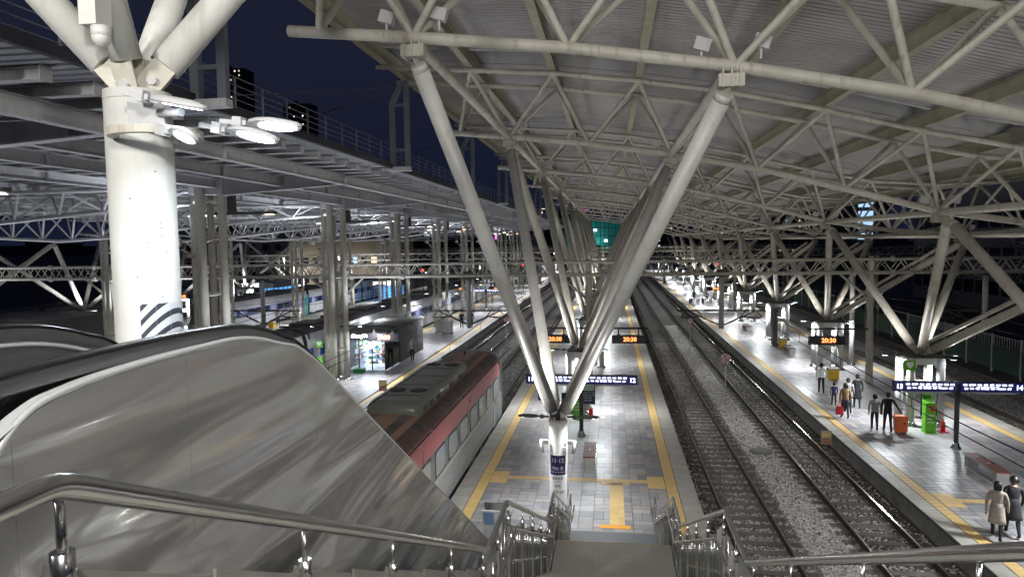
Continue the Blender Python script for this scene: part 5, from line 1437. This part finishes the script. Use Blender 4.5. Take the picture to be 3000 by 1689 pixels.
for x, y, lb in ((13.3, 55.5, 'yellow salt box by the third pedestal on platform 13·14'), (13.2, 42.9, 'yellow box with a pale lid near the second pedestal of platform 13·14'), (-34.6, 66, 'yellow bin on the narrow platform')):
    t = thing('yellow_box', lb, 'box', (x, y, 0), 'yellow boxes on the platforms')
    m = MB(); m.box(x-.28, y-.25, 0.05, x+.28, y+.25, 0.62); m.build('body', 'yellow_box', t); m = MB(); m.box(x-.3, y-.27, 0.62, x+.3, y+.27, 0.7); m.build('lid', 'coping', t)
for k, (x, y, hgt) in enumerate(((12.8, 56, 3.0), (-0.6, 46, 3.0), (-1.0, 59.4, 3.0), (15.9, 48, 6.2), (-15.4, 72, 3.2))):
    t = thing('platform_pillar', ('dark slab pillar by the third pedestal of platform 13·14', 'white round pillar behind the second column of platform 11·12', 'pale square pillar further back on platform 11·12', 'tall pale pole right of the pedestals on platform 13·14', 'pale pillar on the kiosk platform past the trolleys')[k], 'pillar', (x, y, 0), 'pillars standing on the platforms')
    m = MB()
    if k == 0: m.box(x-.14, y-.4, 0, x+.14, y+.4, hgt)
    else: m.cyl((x, y, 0), (x, y, hgt), 0.16, 16)
    m.build('shaft', 'steel_dark' if k == 0 else 'pedestal', t)
    m = MB(); m.lathe((x, y, 0), [(0.3, 0), (0.3, .05), (.2, .12)], 16); m.build('foot', 'chrome', t)

# ================================================================== PEOPLE
def person(x, y, rz, label, top, legsm, shoes='cloth_black', h=1.68, walk=0.25, pose='stand', hair='hair', skirt=None, bag=None, long_coat=False, arm=None, hairlen=0.0):
    t = thing('person', label, 'person', (x, y, 0)); s = h/1.7
    V_, E_, R_ = [], [], []
    def v(px, py, pz, r, par=None, r2=None):
        V_.append((px*s, py*s, pz*s)); R_.append((r*s, (r2 or r)*s)); i = len(V_)-1
        if par is not None: E_.append((par, i))
        return i
    sit = pose == 'sit'
    hz = 0.93 if not sit else 0.50
    pel = v(0, 0, hz, 0.145, None, 0.11)
    wa = v(0, 0, hz+0.14, 0.145, pel, 0.125); ch = v(0, 0.005, hz+0.33, 0.17, wa, 0.135); sh = v(0, 0.0, hz+0.46, 0.11, ch, 0.095); nk = v(0, -0.01, hz+0.535, 0.052, sh); hb = v(0, -0.02, hz+0.60, 0.07, nk); hd = v(0, -0.02, hz+0.685, 0.092, hb, 0.10); ht = v(0, -0.01, hz+0.745, 0.065, hd)
    for k, sd in enumerate((-1, 1)):
        sw = walk*sd
        hp = v(sd*0.09, 0, hz-0.05, 0.095, pel)
        if sit:
            kn = v(sd*0.11, -0.42, 0.50, 0.068, hp); an = v(sd*0.11, -0.44, 0.10, 0.042, kn)
            toe = v(sd*0.11, -0.56, 0.035, 0.035, an, 0.045)
        else:
            kn = v(sd*0.10, -0.25*sw-0.02, 0.50, 0.066, hp); an = v(sd*0.10, -0.75*sw+(0.06 if sw > 0 else 0.1)*abs(sw), 0.085+(0.05*abs(sw) if sw < 0 else 0), 0.042, kn)
            toe = v(sd*0.11, -0.75*sw-0.15, 0.035, 0.036, an, 0.045)
        so = v(sd*0.185, 0.0, hz+0.445, 0.062, sh)
        if arm and arm.get(sd):
            (ex, ey, ez), (wx, wy, wz) = arm[sd]
        else:
            ex, ey, ez = sd*0.25, 0.04+0.2*sw, hz+0.18; wx, wy, wz = sd*0.25, -0.03+0.55*sw, hz-0.06
        el = v(ex, ey, ez, 0.048, so); wr = v(wx, wy, wz, 0.034, el); d = Vector((wx-ex, wy-ey, wz-ez)).normalized()
        pa = v(wx+d.x*.07, wy+d.y*.07, wz+d.z*.07, 0.034, wr, 0.022)
        for f in range(4):
            o = (f-1.5)*0.017; v(wx+d.x*(.15-.012*abs(f-1.2)), wy+d.y*.15+o-.01, wz+d.z*(.15-.012*abs(f-1.2)), 0.009, pa)
        v(wx+d.x*.09-sd*0.03, wy+d.y*.09-0.035, wz+d.z*.09, 0.010, wr)
    me = bpy.data.meshes.new('body'); me.from_pydata(V_, E_, []); me.update()
    o = bpy.data.objects.new('body', me); COL.objects.link(o)
    sk = o.modifiers.new('skin', 'SKIN'); sk.use_smooth_shade = True; sk.use_x_symmetry = False
    for i, (a, b) in enumerate(R_): me.skin_vertices[0].data[i].radius = (a, b)
    me.skin_vertices[0].data[0].use_root = True
    sb = o.modifiers.new('sub', 'SUBSURF'); sb.levels = 2; sb.render_levels = 2
    dg = bpy.context.evaluated_depsgraph_get(); dg.update()
    bm = bpy.data.meshes.new_from_object(o.evaluated_get(dg)); bpy.data.objects.remove(o)
    bm.materials.clear()
    for q in (top, legsm, shoes, 'skin', hair): bm.materials.append(MATS[q])
    cuts = (hz-0.02 if not long_coat else hz-0.38)*s
    for p in bm.polygons:
        c = p.center; az = c.z; ax = abs(c.x)
        if az > (hz+0.56)*s: k = 3 if (c.y < -0.045*s and az < (hz+0.72)*s) else 4
        elif az > (hz+0.52)*s: k = 3
        elif ax > 0.19*s and az < (hz-0.07)*s and not arm and not sit and ax > 0.2*s: k = 3
        elif az < 0.075*s: k = 2
        elif ax > 0.19*s*1.0: k = 0
        elif az < cuts: k = 1
        else: k = 0
        if sit and c.y < -0.13*s and az > 0.09*s: k = 1
        p.material_index = k; p.use_smooth = True
    bo = bpy.data.objects.new('body', bm); COL.objects.link(bo); bo.parent = t
    # face details and hair
    m = MB(); m.ball((0, 0.005*s, (hz+0.70)*s), 0.108*s, 12, 1.05, 8)
    for i, q in enumerate(m.v): 
        if q[1] < -0.035*s: m.v[i] = (q[0]*0.9, -0.045*s, max(q[2], (hz+0.735)*s))
    if hairlen: m.prism([(-0.09*s, (hz+0.70-hairlen)*s), (0.09*s, (hz+0.70-hairlen)*s), (0.1*s, (hz+0.72)*s), (-0.1*s, (hz+0.72)*s)], 'y', 0.03*s, 0.10*s)
    h_ = bpy.data.objects.new('hair', m.mesh('hair', hair)); COL.objects.link(h_); h_.parent = t
    m = MB(); m.cyl((0, -0.115*s, (hz+0.655)*s), (0, -0.135*s, (hz+0.645)*s), 0.012*s, 6); n_ = bpy.data.objects.new('nose', m.mesh('nose', 'skin')); COL.objects.link(n_); n_.parent = t
    if long_coat or skirt:
        m = MB(); zz = (hz-0.42)*s if long_coat else (hz-0.35)*s
        m.lathe((0, 0, 0), [(0.23*s, zz), (0.21*s, zz+.12*s), (0.175*s, (hz+0.02)*s), (0.15*s, (hz+0.2)*s)], 18)
        c_ = bpy.data.objects.new('coat_skirt', m.mesh('coat_skirt', top if long_coat else skirt)); COL.objects.link(c_); c_.parent = t; c_.scale = (1, 0.78, 1)
    if bag: 
        m = MB(); m.prism([(-0.16*s, (hz+.02)*s), (0.16*s, (hz+.02)*s), (0.13*s, (hz+.45)*s), (-0.13*s, (hz+.45)*s)], 'y', 0.13*s, 0.28*s)
        b_ = bpy.data.objects.new('backpack', m.mesh('backpack', bag)); COL.objects.link(b_); b_.parent = t
    t.rotation_euler.z = rz
    return t
person(10.66, 20.35, 2.6, 'person in a pale open coat and dark trousers at the lower right edge', 'cloth_beige', 'cloth_black', 'cloth_black', 1.64, 0.3, long_coat=True, hairlen=0.15)
person(11.2, 20.6, 2.9, 'person in a long dark coat and white shoes, walking at the lower right edge', 'cloth_black', 'cloth_black', 'cloth_white', 1.72, 0.3, long_coat=True, hairlen=0.06)
person(11.45, 31.5, 2.9, 'person in a beige jacket and dark jeans beside the one pulling the orange suitcase', 'cloth_beige', 'denim', 'cloth_white', 1.62, 0.12, bag='cloth_grey', hairlen=0.1)
person(11.95, 31.4, 3.0, 'person in black pulling an orange suitcase on platform 13·14', 'cloth_black', 'cloth_black', 'cloth_white', 1.74, 0.25, arm={-1: ((-0.30, 0.12, 1.16), (-0.40, 0.24, 0.98))})
person(10.9, 33.6, 3.1, 'person in a brown coat carrying a red bag on platform 13·14', 'cloth_brown', 'denim', 'cloth_black', 1.66, 0.2, hairlen=0.15)
person(11.35, 34.6, 3.0, 'person in a grey coat in the middle of the group on platform 13·14', 'cloth_grey', 'cloth_black', 'cloth_black', 1.7, 0.2)
person(11.2, 36.2, 3.1, 'small child in navy walking with the group on platform 13·14', 'cloth_navy', 'cloth_black', 'cloth_black', 1.15, 0.2)
person(12.1, 35.6, 3.0, 'person in a black padded coat behind the group on platform 13·14', 'cloth_black', 'denim', 'cloth_black', 1.7, 0.15, long_coat=True)
person(11.4, 39.0, 3.0, 'person in a white jacket further back on platform 13·14', 'cloth_white', 'cloth_black', 'cloth_black', 1.65, 0.2)
person(11.0, 93, 3.1, 'distant person in dark clothes with a suitcase on each side, on platform 13·14', 'cloth_navy', 'cloth_grey', 'cloth_white', 1.75, 0.2)
person(12.7, 93.5, 3.1, 'distant person in grey with two suitcases, on platform 13·14', 'cloth_grey', 'denim', 'cloth_black', 1.68, 0.2)
person(-14.7, 66.5, 0.4, 'person in dark clothes standing by the trolleys on the kiosk platform', 'cloth_black', 'cloth_black', 'cloth_black', 1.7, 0.1)
person(-13.9, 67.3, 0.2, 'person in a blue jacket by the trolleys on the kiosk platform', 'cloth_navy', 'cloth_black', 'cloth_black', 1.7, 0.1)
person(-14.2, 47.5, 0.0, 'person in a grey coat walking beside the dark kiosk wall', 'cloth_grey', 'cloth_black', 'cloth_black', 1.7, 0.2)
person(-17.4, 43.0, 3.1, 'customer in a white coat at the kiosk door', 'cloth_white', 'cloth_grey', 'cloth_black', 1.66, 0.0, hairlen=0.15)
person(-35.2, 68.5, 0.3, 'person in grey standing beside the train with teal stripes', 'cloth_grey', 'cloth_black', 'cloth_black', 1.7, 0.0)
def suitcase(x, y, m_, label, h=0.62, rz=0.0, handle=0.35):
    t = thing('suitcase', label, 'suitcase', (x, y, 0)); w, d = 0.42*h/0.62, 0.26*h/0.62; z0 = 0.06
    m = MB(); c = 0.05
    m.prism([(x-w/2+c, z0), (x+w/2-c, z0), (x+w/2, z0+c), (x+w/2, z0+h-c), (x+w/2-c, z0+h), (x-w/2+c, z0+h), (x-w/2, z0+h-c), (x-w/2, z0+c)], 'y', y-d/2, y+d/2); m.build('shell', m_, t)
    for k in range(5): m = MB(); xx = x-w/2+w*(k+.7)/5.4; m.box(xx, y-d/2-0.008, z0+0.05, xx+0.015, y-d/2, z0+h-0.05); m.build('groove', m_, t)
    for sx in (-1, 1):
        m = MB(); m.cyl((x+sx*0.12, y-.08, z0+h), (x+sx*0.12, y-.08+.0, z0+h+handle), 0.008, 6); m.build('handle_rod', 'chrome', t)
        for sy in (-1, 1): m = MB(); m.cyl((x+sx*(w/2-.06)-.012, y+sy*(d/2-.05), 0.03), (x+sx*(w/2-.06)+.012, y+sy*(d/2-.05), 0.03), 0.03, 10); m.build('wheel', 'black', t)
    m = MB(); m.cyl((x-.13, y-.08, z0+h+handle), (x+.13, y-.08, z0+h+handle), 0.014, 8); m.build('handle', 'black', t)
    m = MB(); m.box(x+.08, y-d/2-0.02, z0+h*.5, x+.14, y-d/2-.008, z0+h*.62); m.build('lock', 'black', t)
suitcase(12.42, 31.25, 'suitcase_orange', 'large orange suitcase pulled by the person in black', 0.72, handle=0.30)
suitcase(10.55, 93, 'suitcase_dark', 'dark suitcase left of the distant person on platform 13·14'); suitcase(11.5, 93, 'suitcase_grey', 'pale suitcase right of the distant person on platform 13·14')
suitcase(13.2, 93.4, 'suitcase_grey', 'grey suitcase beside the far right distant person', 0.55); suitcase(12.2, 93.6, 'suitcase_dark', 'dark blue suitcase between the two distant persons', 0.55)
t = thing('red_bag', 'red shopping bag hanging from the hand of the person in brown', 'bag', (10.62, 33.4, 0.4))
m = MB(); m.prism([(10.42, 0.25), (10.74, 0.25), (10.70, 0.62), (10.46, 0.62)], 'y', 33.3, 33.45); m.build('bag_body', 'cloth_red', t)
m = MB(); m.tube([(10.5, 33.37, 0.62), (10.54, 33.4, 0.82), (10.62, 33.4, 0.82), (10.66, 33.37, 0.62)], 0.01, 5); m.build('strap', 'cloth_red', t)

# ================================================================== BEYOND THE TRACKS
fn = thing('green_fence', 'long green netted fence with pale posts right of the tracks', 'fence', (26, 20, -0.9))
for k in range(44):
    y = 24+k*3.4; m = MB(); m.box(26.1, y-0.05, -0.9, 26.2, y+0.05, 1.75); m.build('post', 'steel_grey', fn)
    m = MB(); m.box(26.14, y+0.05, -0.7, 26.16, y+3.35, 1.0); m.build('net_panel', 'fence_green', fn)
    for q in range(11): m = MB(); m.box(26.13, y+0.1+q*0.3, 1.0, 26.16, y+0.14+q*0.3, 1.6); m.build('slat', 'steel_grey', fn) if k < 12 else None
    m = MB(); m.box(26.12, y+0.05, 1.6, 26.18, y+3.35, 1.66); m.build('top_rail', 'steel_grey', fn)
def building(x0, x1, y0, y1, z1, m_, label, wins=None, wm='win_white', face='y', seed=0, dens=0.2, sx=3.2, sz=3.2, ww=1.2, wh=1.4, z0=-0.95, dark=True, group=None, roofbits=True):
    t = thing('building', label, 'building', ((x0+x1)/2, y0, 0), group)
    m = MB(); m.box(x0, y0, z0, x1, y1, z1); m.build('wall', m_, t)
    R_ = random.Random(seed); lit, unlit = [], []
    z = z0+2.0
    while z < z1-wh-0.3:
        if face == 'y':
            x = x0+1
            while x < x1-ww-0.5: (lit if R_.random() < dens else unlit).append((x, y0-0.06, z, x+ww, y0+0.02, z+wh)); x += sx
        else:
            y = y0+1
            while y < y1-ww-0.5: (lit if R_.random() < dens else unlit).append((x0-0.06, y, z, x0+0.02, y+ww, z+wh)); y += sx
        z += sz
    n = 0
    rest = MB()
    for a in lit:
        if n < 60: MB().box(*a).build('window', wm if R_.random() < .7 else 'win_warm', t); n += 1
        else: rest.box(*a)
    if rest.v: rest.build('lit_windows', wm, t, 'stuff')
    if dark and unlit:
        m = MB()
        for a in unlit: m.box(*a)
        m.build('dark_windows', 'window_dark', t, 'stuff')
    if roofbits:
        m = MB(); m.box((x0*2+x1)/3, y0+1, z1, (x0+x1)/2, y0+4, z1+2.5); m.build('roof_house', m_, t)
    return t
building(47, 70, 60, 115, 15, 'facade_pale', 'long dark office block with ribbon windows behind the right hand tracks', face='x', seed=2, dens=0.0, sx=3.0, sz=4.2, ww=2.3, wh=1.7)
building(60, 74, 196, 210, 44, 'facade_dark', 'dark tower with a strip of pale blue stair windows, right of centre', seed=3, dens=0.0, sx=200, wm='win_blue', roofbits=False)
tw = thing('window_strip', 'column of four pale blue lit windows on the dark tower right of centre', 'window', (52, 150, 8))
for k in range(4):
    m = MB(); m.box(50.6, 149.9, 8.0+k*2.2, 53.4, 150.2, 9.4+k*2.2); m.build('pane', 'win_blue', tw)
m = MB(); m.box(49, 150.2, -1, 56, 160, 17); m.build('stair_tower', 'facade_dark', tw)
for k, (x, y, w, h, s, lb) in enumerate((
    (-50, 330, 14, 17, 1, 'slim dark tower with scattered lights seen between the nearest legs'), (-35, 400, 12, 27, 2, 'tall dark tower with a lit crown behind the V legs'), (-20, 380, 9, 25, 3, 'dark apartment tower left of the teal netted building'),
    (-150, 420, 30, 22, 4, 'broad dark tower above the left canopy'), (34, 420, 20, 30, 5, 'dark block with white windows right of the teal building'), (60, 380, 26, 24, 6, 'low dark block right of the vanishing point'),
    (-100, 300, 30, 16, 7, 'low dim office block left of the vanishing point'), (-300, 520, 24, 150, 8, 'very tall dark tower with pairs of white windows at upper left'), (-245, 520, 22, 120, 11, 'second tall tower with vertical rows of lights at upper left'),
    (105, 420, 30, 30, 9, 'dark block with few lights at the right of the tracks'), (-200, 330, 50, 15, 10, 'wide low dark building far to the left'))):
    building(x-w/2, x+w/2, y, y+15, h, 'facade_dark' if k % 2 else 'facade_navy', lb, seed=s, dens=0.16 if h > 20 else 0.06, wm='win_white' if k % 3 else 'win_blue', group='night buildings on the skyline', sx=3.6, sz=3.4, ww=1.0, wh=1.2)
t = thing('netted_building', 'round building under construction wrapped in lit teal netting', 'building', (-8, 300, 0))
m = MB(); m.lathe((-7, 312, -1), [(13.5, 0), (13.5, 17.5), (12.8, 18.6)], 40); m.build('netting', 'net_teal_glow', t)
for z in (3.5, 7, 10.5, 14): 
    m = MB(); m.lathe((-7, 312, z), [(13.6, 0), (13.6, 0.25)], 40); m.build('scaffold_band', 'facade_dark', t)
for k in range(24):
    a = math.pi+math.pi*k/23; m = MB(); m.cyl((-7+13.65*math.cos(a), 312+13.65*math.sin(a), -1), (-7+13.65*math.cos(a), 312+13.65*math.sin(a), 17.5), 0.09, 4); m.build('scaffold_pole', 'facade_dark', t)
for (x, z) in ((-12, 15), (-10.2, 15), (-6.5, 12.6), (-2, 8), (-14.5, 14)): m = MB(); a_ = math.sqrt(max(0, 13.7**2-(x+7)**2)); m.box(x-.5, 312-a_-.3, z, x+.9, 312-a_, z+1.1); m.build('work_light', 'win_white', t)
lamp(-10, 292, 2, 3000, color=(0.5, 1.0, 0.95), direction=(0, 1, .5), size=3)
building(-9.5, 3.0, 240, 250, 4.6, 'facade_navy', 'small dark hip roofed house in front of the teal netted building', dens=0, roofbits=True, seed=1)
building(-63, -41, 128, 140, 9.2, 'facade_beige', 'pale beige two storey station building behind the left tracks', seed=12, dens=0.14, wm='win_blue', sx=2.0, sz=3.4, ww=1.1, wh=1.6, roofbits=False)
building(-110, -70, 150, 165, 12, 'facade_pale', 'dim office block at far left beyond the tracks', seed=13, dens=0.1, roofbits=False)
building(-30, -19, 190, 200, 14, 'facade_pale', 'dim pinkish block right of the bundled columns in the distance', seed=14, dens=0.1, roofbits=False)
for (x, y, z, w, h, mt, lb) in ((-34, 205, 9.4, 1.1, 3.0, 'win_magenta', 'tall narrow screen glowing magenta and white in the distance'), (-58, 215, 11, 3, 1.6, 'win_white', 'small bright screen over the distant roofs'), (-40, 330, 22.0, 1.4, 2.6, 'win_orange', 'orange neon sign on a tower behind the legs'),
                             (-12, 340, 23.6, 2.6, 0.4, 'win_magenta', 'magenta neon strip high on a tower'), (-35, 395, 27.1, 8, 0.5, 'win_warm', 'warm lit crown line on the tall tower')):
    t = thing('neon_sign', lb, 'neon sign', (x, y, z)); m = MB(); m.box(x-w/2, y, z, x+w/2, y+0.4, z+h); m.build('panel', mt, t)
    m = MB(); m.box(x-0.3, y+0.5, -0.95, x+0.3, y+1.1, z+h*.5); m.build('support', 'facade_dark', t)
def tree_(x, y, h, r, label, seed):
    t = thing('bare_tree', label, 'tree', (x, y, -0.9), 'dark trees by the road'); R_ = random.Random(seed)
    m = MB(); m.cyl((x, y, -0.9), (x, y, h*0.45), 0.18, 8, r2=0.1)
    for k in range(14):
        a = R_.uniform(0, 6.28); z0 = h*R_.uniform(0.2, 0.5); m.cyl((x, y, z0), (x+r*.7*math.cos(a), y+r*.7*math.sin(a), z0+h*R_.uniform(.25, .5)), 0.06, 5, r2=0.015)
    m.build('trunk', 'bark', t)
    m = MB()
    for k in range(700):
        a = R_.uniform(0, 6.28); rr = r*math.sqrt(R_.random()); z = h*R_.uniform(0.35, 1.0); rr *= math.sin(math.pi*min(1, max(.1, (z/h-.2)/.9)))
        c = Vector((x+rr*math.cos(a), y+rr*math.sin(a), z)); b = len(m.v); s = R_.uniform(.08, .2)
        for _ in range(3): m.v.append(tuple(c+Vector((R_.uniform(-s, s), R_.uniform(-s, s), R_.uniform(-s, s)))))
        m.face([b, b+1, b+2])
    m.build('crown', 'foliage', t, 'stuff')
for k, (x, y) in enumerate(((33, 52), (34, 58), (36, 65), (33, 73), (37, 84), (35, 97), (34, 112), (38, 130))):
    tree_(x, y, 6.5+(k % 3), 2.6, nth(k)+' dark leafless tree behind the green fence, from the right edge', k)
def car(x, y, body, label, rz=0.0, head=False, tail=False):
    t = thing('parked_car', label, 'car', (x, y, -0.95), 'cars behind the green fence'); z0 = -0.95
    m = MB(); m.prism([(y-2.2, z0+.35), (y+2.2, z0+.35), (y+2.2, z0+.85), (y+1.9, z0+.95), (y+1.0, z0+1.0), (y+.5, z0+1.42), (y-1.1, z0+1.45), (y-1.8, z0+1.0), (y-2.2, z0+.9)], 'x', x-.85, x+.85); m.build('body', body, t)
    m = MB(); m.prism([(y+.85, z0+1.0), (y+.45, z0+1.36), (y-1.0, z0+1.38), (y-1.55, z0+1.0)], 'x', x-.87, x+.87); m.build('window', 'window_dark', t)
    for dy in (-1.35, 1.35):
        for sx in (-1, 1): m = MB(); m.cyl((x+sx*.7, y+dy, z0+.33), (x+sx*.88, y+dy, z0+.33), 0.33, 14); m.build('wheel', 'black', t)
    for sx in (-.6, .6):
        m = MB(); m.ball((x+sx, y-2.2, z0+.68), 0.13, 8); m.build('headlight', 'led' if head else 'window_glass', t)
        m = MB(); m.box(x+sx-.15, y+2.19, z0+.7, x+sx+.15, y+2.22, z0+.82); m.build('tail_light', 'tiny_red' if tail else 'sign_red', t)
for k, (x, y, b_, hd, tl, lb) in enumerate(((33.5, 44.5, 'car_white', True, False, 'white car with headlights on behind the fence'), (30.5, 39.5, 'car_white', False, False, 'white car at the right edge behind the fence'), (32, 33.8, 'car_dark', True, False, 'dark car with amber front lamp near the right edge'),
                                       (37, 52, 'car_dark', False, True, 'dark car with a red tail lamp behind the fence'), (30, 60, 'car_dark', False, False, 'dark car further back behind the fence'), (30, 68, 'car_white', False, False, 'pale car further back behind the fence'))): car(x, y, b_, lb, 0, hd, tl)
t = thing('light_bar', 'red light strip shining on a parked van behind the fence', 'light strip', (31.0, 46.9, 1))
m = MB(); m.box(30.0, 49.8, 1.35, 32.2, 49.85, 1.42); m.build('strip', 'tiny_red', t)
m = MB(); m.box(29.8, 49.9, -0.9, 32.3, 53, 2.2); m.build('van_body', 'car_dark', t)
# scattered signal lamps and street lamps
for k, (x, y, z, mt, lb) in enumerate(((-26.5, 95, 4.6, 'tiny_red', 'red signal lamp over the left tracks'), (-15, 118, 4.4, 'tiny_red', 'second red signal lamp further along'), (16.5, 110, 4.5, 'tiny_red', 'red signal lamp above the end of platform 13·14'), (-60, 120, 6.2, 'led_soft', 'street lamp beyond the left tracks'),
                                  (-48.5, 118, 6.4, 'led_soft', 'street lamp in front of the beige building'), (20, 150, 7, 'tiny_red', 'small red lamp on the far right gantry'), (-8, 160, 3.4, 'win_white', 'white lamp at the far platform end'))):
    t = thing('signal_lamp' if mt == 'tiny_red' else 'street_lamp', lb, 'lamp', (x, y, 0)); m = MB(); m.cyl((x, y, -0.7), (x, y, z), 0.07, 6); m.build('post', 'steel_dark', t)
    m = MB(); m.box(x-.3, y-.1, z-.3, x+.3, y+.1, z+.9) if mt == 'tiny_red' else m.box(x-.3, y-.1, z, x+.3, y+.1, z+.15); m.build('housing', 'black', t)
    m = MB(); m.ball((x, y-.18, z+(.1 if mt == 'tiny_red' else -.08)), 0.17, 8); m.build('lens', mt, t)
    if mt == 'led_soft': lamp(x, y, z-.3, 1000, color=(1, 0.93, 0.8), direction=(-.1, .6, -1))
# far platform ends: canopies with bright tubes
for k, (x, y, w, lb) in enumerate(((13.5, 150, 7, 'far low canopy with bright tubes, right of the vanishing point'), (-15.5, 150, 6, 'far low canopy with bright tubes at the end of the kiosk platform'), (-1.3, 155, 6, 'far low canopy with bright tubes between the V legs'), (-32, 120, 7, 'far low canopy over the narrow platform'))):
    t = thing('far_canopy', lb, 'canopy', (x, y, 0)); m = MB(); m.prism([(x-w/2, 3.6), (x, 3.2), (x+w/2, 3.6), (x+w/2, 3.8), (x, 3.4), (x-w/2, 3.8)], 'y', y, y+90); m.build('roof', 'steel_grey', t)
    for q in range(8):
        m = MB(); m.cyl((x, y+3+q*11, 0), (x, y+3+q*11, 3.2), 0.14, 8); m.build('pillar', 'pedestal', t)
        m = MB(); m.box(x-1.6, y+2+q*11, 3.12, x-1.45, y+6+q*11, 3.18); m.build('tube_light', 'tube_light', t)
    lamp(x, y+10, 3.0, 500, size=2); lamp(x, y+45, 3.0, 900, size=3)
